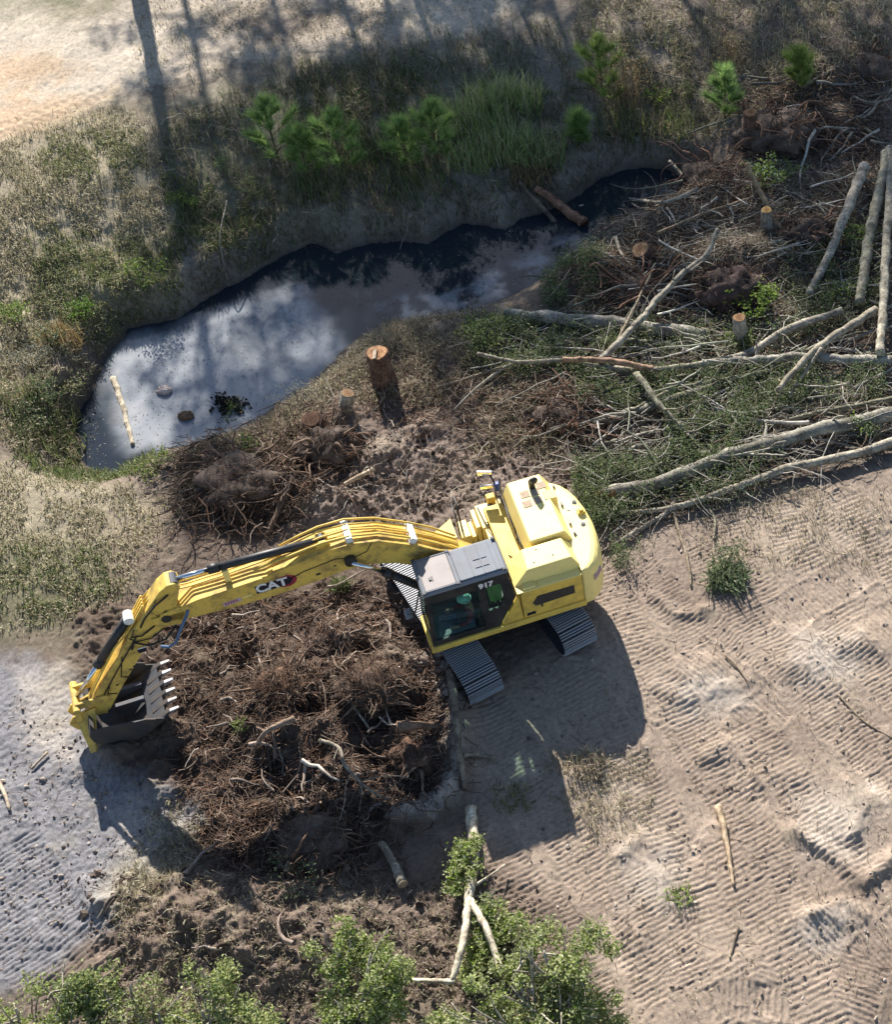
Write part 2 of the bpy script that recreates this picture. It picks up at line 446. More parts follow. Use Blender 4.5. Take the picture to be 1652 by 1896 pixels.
class MB:
    """collects shapes into ONE mesh"""

    def __init__(s):
        s.V, s.F, s.n = [], {3: [], 4: []}, 0
        s.C = []
        s.poly = []

    def add(s, V, F, c=None):
        V = np.asarray(V, float)
        for f in F:
            f = [i + s.n for i in f]
            if len(f) in (3, 4):
                s.F[len(f)].append(f)
            else:
                s.poly.append(f)
        s.V.append(V)
        s.C.append(np.tile(np.asarray(c if c is not None else (1, 1, 1), float), (len(V), 1)) if np.ndim(c) < 2 else np.asarray(c, float))
        s.n += len(V)
        return s

    def box(s, x0, x1, y0, y1, z0, z1, c=None):
        V = [(x, y, z) for z in (z0, z1) for y in (y0, y1) for x in (x0, x1)]
        return s.add(V, [(0, 2, 3, 1), (4, 5, 7, 6), (0, 1, 5, 4), (2, 6, 7, 3), (0, 4, 6, 2), (1, 3, 7, 5)], c)

    def hexa(s, bot, top, c=None):
        """any frustum: bot and top are matching counter-clockwise rings"""
        n = len(bot)
        F = [tuple(range(n))[::-1], tuple(range(n, 2 * n))]
        F += [(i, (i + 1) % n, n + (i + 1) % n, n + i) for i in range(n)]
        return s.add(list(bot) + list(top), F, c)

    def prism_xz(s, prof, y0, y1, c=None):
        """profile in (x,z) extruded along y"""
        a = sum(prof[i][0] * prof[(i + 1) % len(prof)][1] - prof[(i + 1) % len(prof)][0] * prof[i][1] for i in range(len(prof)))
        if a < 0:
            prof = prof[::-1]
        return s.hexa([(x, y1, z) for x, z in prof], [(x, y0, z) for x, z in prof], c)

    def tube(s, P, r, n=8, c=None, caps=True):
        V, F = tube_arrays(P, r, n, caps)
        return s.add(V, F, c)

    def build(s, name, mat, parent=None, smooth=False, bevel=0, **kw):
        me = bpy.data.meshes.new(name)
        V = np.concatenate(s.V)
        me.from_pydata([tuple(v) for v in V], [], s.F[3] + s.F[4] + s.poly)
        a = me.attributes.new('col', 'FLOAT_COLOR', 'POINT')
        c = np.ones((len(V), 4), np.float32)
        c[:, :3] = np.concatenate(s.C)
        a.data.foreach_set('color', c.ravel())
        me.update()
        if smooth:
            me.polygons.foreach_set('use_smooth', [True] * len(me.polygons))
        o = link(name, me, mat, parent, **kw)
        if bevel:
            m = o.modifiers.new('bevel', 'BEVEL')
            m.width, m.segments, m.limit_method, m.angle_limit = bevel, 2, 'ANGLE', R(35)
        return o


def tube_arrays(P, r, n=8, caps=True):
    P = np.asarray(P, float)
    m = len(P)
    r = np.broadcast_to(np.asarray(r, float), (m,))
    T = np.gradient(P, axis=0)
    T /= np.linalg.norm(T, axis=1)[:, None] + 1e-12
    ref = np.array([0, 0, 1.0]) if abs(T[0][2]) < .9 else np.array([1.0, 0, 0])
    A = np.cross(T, ref)
    A /= np.linalg.norm(A, axis=1)[:, None] + 1e-12
    B = np.cross(T, A)
    th = np.arange(n) * 2 * math.pi / n
    V = P[:, None, :] + r[:, None, None] * (np.cos(th)[None, :, None] * A[:, None, :] + np.sin(th)[None, :, None] * B[:, None, :])
    V = V.reshape(-1, 3)
    F = []
    for i in range(m - 1):
        for k in range(n):
            F.append((i * n + k, i * n + (k + 1) % n, (i + 1) * n + (k + 1) % n, (i + 1) * n + k))
    if caps:
        F.append(tuple(range(n))[::-1])
        F.append(tuple((m - 1) * n + k for k in range(n)))
    return V, F


def many_tubes(P, r, n=3):
    """P: (N, m, 3) paths, r: (N, m) -> vertices and quads of N tubes"""
    N, m, _ = P.shape
    T = np.gradient(P, axis=1)
    T /= np.linalg.norm(T, axis=2)[..., None] + 1e-9
    ref = np.where(np.abs(T[:, :1, 2:3]) < .9, np.array([0, 0, 1.0]), np.array([1.0, 0, 0]))
    A = np.cross(T, np.broadcast_to(ref, T.shape))
    A /= np.linalg.norm(A, axis=2)[..., None] + 1e-9
    B = np.cross(T, A)
    th = np.arange(n) * 2 * math.pi / n
    V = P[:, :, None, :] + r[:, :, None, None] * (np.cos(th)[None, None, :, None] * A[:, :, None, :] + np.sin(th)[None, None, :, None] * B[:, :, None, :])
    base = (np.arange(N) * m * n)[:, None, None]
    i = np.arange(m - 1)[None, :, None]
    k = np.arange(n)[None, None, :]
    k2 = (k + 1) % n
    F = np.stack([base + i * n + k, base + i * n + k2, base + (i + 1) * n + k2, base + (i + 1) * n + k], -1).reshape(-1, 4)
    return V.reshape(-1, 3), F


# ------------------------------------------------------------------ materials
def newmat(name):
    m = bpy.data.materials.new(name)
    m.use_nodes = True
    n, l = m.node_tree.nodes, m.node_tree.links
    return m, n, l, n['Principled BSDF']


def noise_node(n, l, scale, detail=4, rough=.6, coord='Object'):
    tc = n.new('ShaderNodeTexCoord')
    t = n.new('ShaderNodeTexNoise')
    t.inputs['Scale'].default_value = scale
    t.inputs['Detail'].default_value = detail
    t.inputs['Roughness'].default_value = rough
    l.new(tc.outputs[coord], t.inputs['Vector'])
    return t


def ramp(n, l, src, stops):
    r = n.new('ShaderNodeValToRGB')
    e = r.color_ramp.elements
    e[0].position, e[0].color = stops[0][0], (*stops[0][1], 1)
    e[1].position, e[1].color = stops[-1][0], (*stops[-1][1], 1)
    for p, c in stops[1:-1]:
        k = e.new(p)
        k.color = (*c, 1)
    l.new(src, r.inputs[0])
    return r


def mixcol(n, l, a, b, fac=None, f=.5, mode='MIX'):
    m = n.new('ShaderNodeMix')
    m.data_type, m.blend_type = 'RGBA', mode
    m.inputs[0].default_value = f
    if fac is not None:
        l.new(fac, m.inputs[0])
    for s, v in ((6, a), (7, b)):
        if isinstance(v, tuple):
            m.inputs[s].default_value = (*v, 1)
        else:
            l.new(v, m.inputs[s])
    return m.outputs[2]


def bump(n, l, b, src, strength, dist):
    k = n.new('ShaderNodeBump')
    k.inputs['Strength'].default_value = strength
    k.inputs['Distance'].default_value = dist
    l.new(src, k.inputs['Height'])
    l.new(k.outputs[0], b.inputs['Normal'])


def attr(n):
    a = n.new('ShaderNodeAttribute')
    a.attribute_name = 'col'
    return a.outputs['Color']


def mat_ground():
    m, n, l, b = newmat('soil')
    t1 = noise_node(n, l, 9, 6, .7)
    t2 = noise_node(n, l, 45, 5, .75)
    r1 = ramp(n, l, t1.outputs[0], [(.25, (.62, .60, .58)), (.5, (1, 1, 1)), (.75, (1.25, 1.22, 1.18))])
    r2 = ramp(n, l, t2.outputs[0], [(.3, (.62, .6, .58)), (.52, (1, 1, 1)), (.72, (1.3, 1.28, 1.25))])
    c = mixcol(n, l, attr(n), r1.outputs[0], f=1, mode='MULTIPLY')
    c = mixcol(n, l, c, r2.outputs[0], f=1, mode='MULTIPLY')
    l.new(c, b.inputs['Base Color'])
    b.inputs['Roughness'].default_value = .95
    b.inputs['Specular IOR Level'].default_value = .15
    bump(n, l, b, t2.outputs[0], .9, .035)
    return m


def mat_veg(name='leaf', trans=.35, rough=.6):
    m, n, l, b = newmat(name)
    a = attr(n)
    l.new(a, b.inputs['Base Color'])
    b.inputs['Roughness'].default_value = rough
    b.inputs['Specular IOR Level'].default_value = .35
    t = n.new('ShaderNodeBsdfTranslucent')
    l.new(a, t.inputs[0])
    mx = n.new('ShaderNodeMixShader')
    mx.inputs[0].default_value = trans
    l.new(b.outputs[0], mx.inputs[1])
    l.new(t.outputs[0], mx.inputs[2])
    l.new(mx.outputs[0], n['Material Output'].inputs[0])
    return m


def mat_bark(name, stops, scale=14, dist=.02):
    """grain from noise, tinted by the vertex colour"""
    m, n, l, b = newmat(name)
    t = noise_node(n, l, scale, 6, .72)
    t2 = noise_node(n, l, scale * .22, 4, .6)
    r = ramp(n, l, t.outputs[0], stops)
    r2 = ramp(n, l, t2.outputs[0], [(.35, (.55, .52, .5)), (.55, (1, 1, 1)), (.7, (1.2, 1.18, 1.12))])
    c = mixcol(n, l, r.outputs[0], r2.outputs[0], f=1, mode='MULTIPLY')
    c = mixcol(n, l, c, attr(n), f=1, mode='MULTIPLY')
    l.new(c, b.inputs['Base Color'])
    b.inputs['Roughness'].default_value = .9
    b.inputs['Specular IOR Level'].default_value = .2
    bump(n, l, b, t.outputs[0], .8, dist)
    return m


def mat_paint(name, base, rough=.42, dirt=(.20, .14, .08), amount=.35, metallic=0, spec=.5):
    m, n, l, b = newmat(name)
    t = noise_node(n, l, 3.2, 6, .68)
    t2 = noise_node(n, l, 26, 4, .7)
    r = ramp(n, l, t.outputs[0], [(.44, (0, 0, 0)), (.70, (amount, amount, amount))])
    r2 = ramp(n, l, t2.outputs[0], [(.58, (0, 0, 0)), (.72, (amount * .6,) * 3)])
    add = mixcol(n, l, r.outputs[0], r2.outputs[0], f=1, mode='ADD')
    hue = ramp(n, l, t.outputs[0], [(.3, tuple(c * .93 for c in base)), (.6, base)])
    c = mixcol(n, l, hue.outputs[0], dirt, fac=add)
    l.new(c, b.inputs['Base Color'])
    rr = n.new('ShaderNodeMapRange')
    rr.inputs['To Min'].default_value, rr.inputs['To Max'].default_value = rough, min(rough + .35, .95)
    l.new(t.outputs[0], rr.inputs[0])
    l.new(rr.outputs[0], b.inputs['Roughness'])
    b.inputs['Metallic'].default_value = metallic
    b.inputs['Specular IOR Level'].default_value = spec
    bump(n, l, b, t2.outputs[0], .15, .004)
    return m


def mat_water():
    m, n, l, b = newmat('creek_water')
    a = n.new('ShaderNodeAttribute')
    a.attribute_name = 'col'
    t = noise_node(n, l, 1.1, 5, .6)
    t2 = noise_node(n, l, 24, 4, .65)
    film_sky = ramp(n, l, t.outputs[0], [(.3, (.18, .195, .22)), (.5, (.25, .265, .285)), (.7, (.32, .325, .335))])  # silt film tones with the bright sky reflection put into the colour
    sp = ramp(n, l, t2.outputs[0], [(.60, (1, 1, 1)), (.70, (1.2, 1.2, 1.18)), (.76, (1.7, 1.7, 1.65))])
    f2 = mixcol(n, l, film_sky.outputs[0], sp.outputs[0], f=1, mode='MULTIPLY')
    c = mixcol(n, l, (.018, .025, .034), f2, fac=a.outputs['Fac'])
    l.new(c, b.inputs['Base Color'])
    b.inputs['Roughness'].default_value = .012
    b.inputs['IOR'].default_value = 1.33
    b.inputs['Specular IOR Level'].default_value = .6
    t3 = noise_node(n, l, 7, 3, .5)
    bump(n, l, b, t3.outputs[0], .03, .012)
    return m


def mat_plain(name, c, rough=.6, metallic=0, spec=.4, n1=18):
    m, n, l, b = newmat(name)
    t = noise_node(n, l, n1, 4, .6)
    r = ramp(n, l, t.outputs[0], [(.3, tuple(x * .72 for x in c)), (.7, tuple(min(1, x * 1.18) for x in c))])
    l.new(r.outputs[0], b.inputs['Base Color'])
    b.inputs['Roughness'].default_value = rough
    b.inputs['Metallic'].default_value = metallic
    b.inputs['Specular IOR Level'].default_value = spec
    return m


def mat_glass(name, tint, mixf=.72, rough=.03):
    m, n, l, b = newmat(name)
    n.remove(b)
    tr = n.new('ShaderNodeBsdfTransparent')
    tr.inputs[0].default_value = (*tint, 1)
    g = n.new('ShaderNodeBsdfGlossy')
    g.inputs['Roughness'].default_value = rough
    g.inputs[0].default_value = (.9, 1, .97, 1)
    t = noise_node(n, l, 2.5, 3, .6)
    mr = n.new('ShaderNodeMapRange')
    mr.inputs['To Min'].default_value, mr.inputs['To Max'].default_value = .06, .2
    l.new(t.outputs[0], mr.inputs[0])
    mx = n.new('ShaderNodeMixShader')
    l.new(mr.outputs[0], mx.inputs[0])
    l.new(tr.outputs[0], mx.inputs[1])
    l.new(g.outputs[0], mx.inputs[2])
    l.new(mx.outputs[0], n['Material Output'].inputs[0])
    return m


M_SOIL = mat_ground()
M_LEAF = mat_veg('leaf', .45)
M_GRASS = mat_veg('grass_blade', .3, .7)
M_WATER = mat_water()
M_BARK = mat_bark('weathered_bark', [(.3, (.13, .118, .096)), (.5, (.285, .265, .225)), (.7, (.45, .425, .37))])
M_PINE = mat_bark('pine_bark', [(.3, (.05, .032, .025)), (.5, (.16, .10, .075)), (.7, (.27, .185, .14))], 16, .04)
M_ROOT = mat_bark('root_bark', [(.3, (.075, .055, .044)), (.5, (.17, .13, .105)), (.7, (.28, .22, .18))], 20, .012)
M_WOOD = mat_bark('split_wood', [(.3, (.26, .20, .145)), (.5, (.43, .35, .27)), (.7, (.56, .48, .385))], 22, .015)
M_TWIG = mat_bark('twig', [(.3, (.55, .55, .55)), (.7, (1.25, 1.25, 1.25))], 9, .004)
M_CLOD = mat_bark('clod', [(.3, (.6, .6, .6)), (.7, (1.3, 1.3, 1.3))], 10, .03)

# ------------------------------------------------------------------ ground and water
nr, nc = GX.shape
idx = np.arange(nr * nc).reshape(nr, nc)
F = np.stack([idx[:-1, :-1], idx[:-1, 1:], idx[1:, 1:], idx[1:, :-1]], -1).reshape(-1, 4)
me = np_mesh('ground', np.stack([GX, GY, GZ], -1).reshape(-1, 3), [F], GC.reshape(-1, 3), True)
link('ground', me, M_SOIL, kind='structure')

px_ = np.array([p[0] for p in POOL])
py_ = np.array([p[1] for p in POOL])
wx = np.arange(px_.min() - .6, px_.max() + .6, .09)
wy = np.arange(py_.min() - .6, py_.max() + .6, .09)
WX, WY = np.meshgrid(wx, wy)
FILM_SKY = uvp([(188, 700), (205, 655), (250, 618), (330, 606), (430, 560), (500, 540), (556, 528), (582, 560), (612, 600), (640, 642), (600, 700), (500, 790), (300, 850), (225, 830)], ZW)  # pale area: silt film mixed with painted sky reflection
f = sstep(.34, -.5, sdf(WX + .3 * fbm(WX, WY, 1.5, 4, 7), WY + .3 * fbm(WX, WY, 1.5, 4, 8), FILM_SKY))
SKY_PATCHES = uvp([(700, 560), (860, 520), (960, 480), (1050, 430), (1075, 450), (980, 530), (860, 575), (720, 600)], ZW)  # painted pale patches for the sky reflected between pine crowns
f = np.maximum(f, .8 * sstep(-.12, .22, fbm(WX, WY, 1.1, 5, 37, .6)) * sstep(.3, -.5, sdf(WX + .5 * fbm(WX, WY, 1.2, 4, 17), WY + .5 * fbm(WX, WY, 1.2, 4, 18), SKY_PATCHES)))
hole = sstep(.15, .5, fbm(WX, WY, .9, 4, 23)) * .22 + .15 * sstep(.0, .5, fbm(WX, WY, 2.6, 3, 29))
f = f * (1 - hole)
idx = np.arange(WX.size).reshape(WX.shape)
F = np.stack([idx[:-1, :-1], idx[:-1, 1:], idx[1:, 1:], idx[1:, :-1]], -1).reshape(-1, 4)
ins = sdf(WX, WY, POOL)
keep = (ins[:-1, :-1] < .5).ravel()
V = np.stack([WX, WY, np.full(WX.shape, ZW)], -1).reshape(-1, 3)
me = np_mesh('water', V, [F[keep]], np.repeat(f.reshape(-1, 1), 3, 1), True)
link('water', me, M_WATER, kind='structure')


# ------------------------------------------------------------------ excavator
M_YEL = mat_paint('yellow_paint', (.82, .56, .10), .42, (.17, .115, .06), .5)
M_YELD = mat_paint('work_worn_yellow_paint', (.80, .54, .105), .5, (.13, .09, .055), .9)
M_YEL_SUN = mat_paint('sunlit_yellow_paint', (.95, .76, .27), .36, (.35, .26, .14), .22)  # same yellow paint, with sunlit glare put into a lighter base colour
M_BLACK = mat_paint('black_paint', (.018, .018, .02), .35, (.12, .10, .085), .35)
M_GREY = mat_paint('grey_roof_plastic', (.19, .207, .235), .5, (.20, .18, .165), .5, 0, .3)
M_HATCH = mat_paint('smoked_hatch', (.26, .222, .212), .32, (.24, .21, .19), .5, 0, .3)
M_STEEL = mat_paint('track_steel', (.08, .085, .10), .5, (.12, .10, .085), .6, .4)
M_GROUSER = mat_paint('worn_grouser_steel', (.42, .43, .46), .36, (.2, .17, .14), .4, .45)
M_BKT = mat_paint('bucket_steel', (.075, .074, .078), .55, (.13, .10, .075), .9, .4)
M_TOOTH = mat_paint('worn_tooth_steel', (.46, .46, .47), .32, (.15, .12, .095), .8, .7)
M_CHROME = mat_plain('chrome_rod', (.78, .79, .80), .16, 1.0)
M_RUB = mat_plain('rubber_hose', (.016, .016, .018), .5)
M_BLUEH = mat_plain('blue_hose', (.10, .17, .30), .45)
M_WHITE = mat_plain('white_print', (.82, .82, .80), .5)
M_DECAL = mat_plain('dark_print', (.012, .014, .03), .4)
M_RED = mat_plain('red_print', (.33, .03, .06), .45)
M_PINKL = mat_plain('faded_label', (.55, .40, .45), .5)
M_BLUE = mat_plain('blue_plastic', (.02, .05, .25), .4)
M_TAN = mat_plain('tan_vent_mesh', (.40, .30, .20), .75)
M_GRILLE = mat_plain('grille_mesh', (.06, .052, .045), .6)
M_SEAT = mat_plain('seat_cloth', (.03, .03, .034), .85)
M_GLASS = mat_glass('green_glass', (.80, .92, .88))

YAW, TROT = R(202.19), R(11.55)
EX = link('excavator', None, label='yellow tracked excavator reaching its boom and bucket to the left over the root pile', cat='excavator', loc=(0, 0, -.03), rotz=YAW)


def part(mb, name, mat, bevel=0, parent=None, smooth=False, **kw):
    return mb.build(name, mat, parent or EX, smooth, bevel, **kw)


# undercarriage
mb = MB()
for a, b, hx, hy in ((0, 0, .75, .75),):
    mb.box(-hx, hx, -hy, hy, .42, .86)
mb.box(-1.0, 1.0, -.95, -.5, .4, .7).box(-1.0, 1.0, .5, .95, .4, .7)
cb = part(mb, 'car_body', M_BLACK, .03)
cb.rotation_euler = (0, 0, TROT)
mb = MB().tube([(0, 0, .82), (0, 0, 1.0)], .66, 28)
part(mb, 'swing_ring', M_BLACK, smooth=False)

TR, THL, TZ = .385, 1.83, .44       # wheel radius to the shoe, half wheelbase, axle height
per = 4 * THL + 2 * math.pi * TR
NSH = 52
sm = MB()
sm.box(-.41, .41, -.088, .088, 0, .028)
for yy_ in (-.062, 0, .062):
    sm.hexa([(-.41, yy_ - .013, .028), (.41, yy_ - .013, .028), (.41, yy_ + .013, .028), (-.41, yy_ + .013, .028)],
            [(-.41, yy_ - .007, .062), (.41, yy_ - .007, .062), (.41, yy_ + .007, .062), (-.41, yy_ + .007, .062)])
shoe_me = None
for sgn in (1, -1):
    f = MB()
    f.hexa([(-.16, -1.5, .16), (.16, -1.5, .16), (.16, 1.5, .16), (-.16, 1.5, .16)], [(-.13, -1.45, .62), (.13, -1.45, .62), (.13, 1.45, .62), (-.13, 1.45, .62)])
    for t in (-THL, THL):
        f.tube([(-.14, t, TZ), (.14, t, TZ)], .35, 20)
    for k in range(7):
        t = -1.35 + k * .45
        f.tube([(-.15, t, .17), (.15, t, .17)], .10, 10)
    for t in (-.6, .6):
        f.tube([(-.12, t, .72), (.12, t, .72)], .08, 10)
    tf = part(f, 'track', M_BLACK, .012)
    tf.rotation_euler = (0, 0, TROT)
    ox = 1.19 * sgn
    tf.location = (ox * math.cos(TROT), ox * math.sin(TROT), 0)
    for k in range(NSH):
        s = (k + .3 * (sgn > 0)) / NSH * per
        if s < 2 * THL:
            t, z, a = -THL + s, TZ + TR, 0
        elif s < 2 * THL + math.pi * TR:
            q = (s - 2 * THL) / TR
            t, z, a = THL + TR * math.sin(q), TZ + TR * math.cos(q), -q
        elif s < 4 * THL + math.pi * TR:
            t, z, a = THL - (s - 2 * THL - math.pi * TR), TZ - TR, math.pi
        else:
            q = (s - 4 * THL - math.pi * TR) / TR
            t, z, a = -THL - TR * math.sin(q), TZ - TR * math.cos(q), math.pi - q
        if a == 0:
            z -= .025 * math.sin((t + THL) / (2 * THL) * math.pi) ** .5 * (1 if abs(t) < THL else 0)
        if shoe_me is None:
            so = part(sm, 'track_shoe', M_STEEL, 0, tf)
            shoe_me = so.data
            shoe_me.materials.append(M_GROUSER)
            for p in shoe_me.polygons:
                p.material_index = 1 if p.center.z > .03 else 0
        else:
            so = link('track_shoe', shoe_me, None, tf)
        so.location = (0, t, z)
        so.rotation_euler = (a, 0, 0)

# upper frame
mb = MB().box(-1.95, 1.3, -1.36, 1.33, .99, 1.13)
mb.box(.1, 1.25, -.42, .40, 1.13, 1.45)
part(mb, 'deck_frame', M_BLACK, .02)
mb = MB().hexa([(1.56, 1.30, 1.02), (1.56, 1.44, 1.02), (-2.0, 1.44, 1.02), (-2.0, 1.30, 1.02)], [(1.50, 1.30, 1.17), (1.50, 1.43, 1.17), (-2.0, 1.43, 1.17), (-2.0, 1.30, 1.17)])
mb.box(1.46, 1.56, .42, 1.30, 1.02, 1.15)
part(mb, 'side_sill', M_YEL, .02)
mb = MB().box(-1.95, -.52, -1.36, 1.28, 1.135, 1.99)
part(mb, 'engine_housing', M_YEL, .02)
mb = MB().prism_xz([(-.06, 1.175), (-.52, 2.0), (-.56, 1.175)], 1.285, 1.375)
part(mb, 'corner_panel', M_YEL, .012)
sd = part(MB().prism_xz([(-.575, 1.175), (-.575, 1.97), (-.64, 2.05), (-1.965, 2.05), (-1.965, 1.175)], 1.285, 1.385), 'side_door', M_YEL, .02)
part(MB().prism_xz([(-.86, 1.50), (-.80, 1.62), (-.93, 1.82), (-1.77, 1.80), (-1.77, 1.52)], 1.38, 1.394), 'vent_grille', M_GRILLE, .004, sd)
g = MB()
for k in range(14):
    g.box(-1.74 + k * .062, -1.73 + k * .062, 1.393, 1.399, 1.53, 1.79)
part(g, 'grille_bar', M_BLACK, 0, sd)
part(MB().box(-.84, -.64, 1.38, 1.392, 1.235, 1.33), 'data_plate', M_DECAL, .003, sd)
part(MB().box(-1.02, -.98, 1.385, 1.405, 1.42, 1.50), 'door_handle', M_BLACK, .004, sd)
part(MB().box(-1.965, -.5, 1.0, 1.385, 2.052, 2.075), 'side_walkway', M_YEL_SUN, .008)
part(MB().box(-.93, -.66, 1.18, 1.34, 2.076, 2.125), 'filler_cover', M_YEL_SUN, .01)
part(MB().box(-1.40, -1.0, 1.19, 1.36, 2.076, 2.09), 'step_plate', M_YEL_SUN, .004)

# hoods
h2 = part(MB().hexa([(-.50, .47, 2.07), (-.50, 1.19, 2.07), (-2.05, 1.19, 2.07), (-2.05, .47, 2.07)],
                    [(-.90, .50, 2.42), (-.86, 1.10, 2.42), (-1.85, 1.10, 2.42), (-1.80, .50, 2.42)]), 'rear_hood', M_YEL_SUN, .02)
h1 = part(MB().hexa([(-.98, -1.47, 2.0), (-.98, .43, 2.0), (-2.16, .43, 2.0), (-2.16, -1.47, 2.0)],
                    [(-1.16, -1.43, 2.48), (-1.14, .41, 2.48), (-1.93, .41, 2.48), (-1.93, -1.43, 2.48)]), 'engine_hood', M_YEL_SUN, .025)
for x, y in ((-1.44, -.95), (-1.41, -.66), (-1.66, -.68), (-1.66, -.93), (-1.86, -1.08)):
    part(MB().box(x - .10, x + .10, y - .10, y + .10, 2.478, 2.490), 'vent_panel', M_TAN, .003, h1)
part(MB().tube([(-1.66, -1.10, 2.42), (-1.66, -1.10, 2.66), (-1.70, -1.02, 2.78), (-1.72, -.98, 2.80)], .075, 14), 'exhaust_pipe', M_BLACK, 0, h1, True)
part(MB().hexa([(-1.80, -.90, 2.40), (-1.80, -.62, 2.40), (-2.10, -.62, 2.16), (-2.10, -.90, 2.16)], [(-1.82, -.90, 2.50), (-1.82, -.62, 2.50), (-2.10, -.64, 2.44), (-2.10, -.88, 2.44)]), 'hinge_cover', M_YEL_SUN, .01, h1)
for y in (-1.2, -.6, 0, .3):
    part(MB().box(-2.20, -2.15, y - .03, y + .03, 2.16, 2.20), 'hood_latch', M_BLACK, .006, h1)
for x, y in ((-1.05, .95), (-1.2, .62), (-1.5, .9)):
    part(MB().tube([(x, y, 2.418), (x, y, 2.432)], .018, 8), 'bolt', M_BLACK, 0, h2)

# counterweight
plan = [(-1.985, 1.385), (-2.18, 1.375), (-2.36, 1.27), (-2.50, 1.08), (-2.60, .82), (-2.68, .45), (-2.71, 0), (-2.68, -.45), (-2.60, -.86), (-2.50, -1.12), (-2.36, -1.33), (-2.18, -1.43), (-1.985, -1.45)]
mb = MB()
rings = [(1.02, .03, .03), (1.10, .0, .0), (1.55, -.015, -.01), (1.92, .01, .01), (2.06, .045, .05), (2.13, .10, .10), (2.15, .18, .17)]
V, F = [], []
n = len(plan)
for z, dx, dy in rings:
    for (x, y) in plan:
        q = min(1, max(0, (-1.985 - x) / .5))
        V.append((x + dx * q, y - math.copysign(min(abs(y), dy * (.3 + .7 * q)), y), z))
for i in range(len(rings) - 1):
    for k in range(n - 1):
        F.append((i * n + k, i * n + k + 1, (i + 1) * n + k + 1, (i + 1) * n + k))
    F.append((i * n + n - 1, i * n, (i + 1) * n, (i + 1) * n + n - 1))
F.append(tuple(range(n))[::-1])
F.append(tuple((len(rings) - 1) * n + k for k in range(n)))
mb.add(V, F)
cw = part(mb, 'counterweight', M_YEL_SUN, .0, None, True)
m = cw.modifiers.new('sub', 'SUBSURF')
m.levels = m.render_levels = 2
m.subdivision_type = 'SIMPLE'
for p in cw.data.polygons:
    p.use_smooth = len(p.vertices) == 4
for x, y in ((-2.46, -.60), (-2.44, .10)):
    part(MB().tube([(x, y, 2.145), (x, y, 2.165)], .055, 14).tube([(x, y, 2.165), (x, y, 2.175)], .03, 10), 'lifting_eye', M_STEEL, 0, cw)
part(MB().box(-2.60, -2.42, -.32, -.18, 2.15, 2.22).box(-2.56, -2.46, -.29, -.21, 2.22, 2.27), 'camera_bracket', M_YEL, .01, cw)
for b in ((-2.30, -2.23, -.42, -.40), (-2.20, -2.17, -.72, -.60), (-2.22, -2.18, .30, .36)):
    part(MB().box(*b, 2.15, 2.16), 'slot_cover', M_GREY, 0, cw)
# model plate on the flank follows the curve
mb = MB()
a, b = np.array([-2.26, 1.352, 0]), np.array([-2.47, 1.14, 0])
nn = np.array([-.70, .71, 0]) * .016
for (s0, s1, z0, z1, o) in ((0, 1, 1.70, 1.86, 1.0),):
    p0, p1 = a + (b - a) * s0 + nn * o, a + (b - a) * s1 + nn * o
    mb.add([(p0[0], p0[1], z0), (p1[0], p1[1], z0), (p1[0], p1[1], z1), (p0[0], p0[1], z1), *[(p[0] - nn[0] * 1.6, p[1] - nn[1] * 1.6, z) for p, z in ((p0, z0), (p1, z0), (p1, z1), (p0, z1))]],
           [(0, 1, 2, 3), (0, 4, 5, 1), (1, 5, 6, 2), (2, 6, 7, 3), (3, 7, 4, 0)])
lab = part(mb, 'model_label', M_PINKL, 0, cw)
mb = MB()
for s0, z0, z1 in ((.12, 1.73, 1.83), (.3, 1.73, 1.83), (.5, 1.74, 1.84), (.66, 1.74, 1.84), (.82, 1.75, 1.85)):
    p0, p1 = a + (b - a) * s0 + nn * 1.35, a + (b - a) * (s0 + .06) + nn * 1.35
    mb.add([(p0[0], p0[1], z0), (p1[0], p1[1], z0), (p1[0], p1[1], z1), (p0[0], p0[1], z1)], [(0, 1, 2, 3)])
part(mb, 'label_mark', M_RED, 0, cw)

# right hand side decks, tanks, rails
part(MB().box(-.96, -.36, -1.58, -.86, 1.135, 1.88), 'fuel_tank', M_YEL_SUN, .02)
part(MB().box(-.955, -.40, -.85, -.10, 1.135, 1.86), 'valve_cover', M_YEL_SUN, .02)
part(MB().box(-.34, -.24, -1.56, -1.0, 1.135, 1.80), 'tank_side_cover', M_YEL_SUN, .01)
part(MB().box(-.10, .12, -1.52, -1.0, 1.135, 1.60).box(-.22, -.12, -1.50, -1.02, 1.135, 1.5), 'storage_box', M_YEL_SUN, .015)
part(MB().hexa([(.20, -1.66, 1.0), (.20, -1.02, 1.0), (1.02, -1.02, 1.0), (1.02, -1.5, 1.0)][::-1], [(.22, -1.64, 1.64), (.22, -1.04, 1.64), (.98, -1.04, 1.28), (.98, -1.48, 1.28)][::-1]), 'tool_box', M_YEL_SUN, .015)
mb = MB()
mb.tube([(-.70, -1.42, 1.88), (-.70, -1.42, 1.905)], .085, 14)
mb.tube([(-.70, -1.42, 1.905), (-.70, -1.42, 1.935)], .05, 12)
part(mb, 'fuel_cap', M_GREY, 0, None, True)
mb = MB()
for P in ([(-.42, -1.5, 1.9), (-.45, -.95, 1.92), (-.62, -.15, 1.9)], [(-.45, -.98, 1.91), (-.75, -.86, 1.905), (-.93, -.9, 1.9)], [(-.50, -.55, 1.89), (-.72, -.34, 1.9), (-.93, -.34, 1.9)],
          [(-.62, -1.3, 1.9), (-.58, -1.0, 1.91), (-.48, -.9, 1.9)], [(-.55, -.2, 1.88), (-.62, .1, 1.95), (-.72, .35, 2.05)]):
    mb.tube(P, .014, 6)
part(mb, 'hose', M_RUB, 0, None, True)
mb = MB()
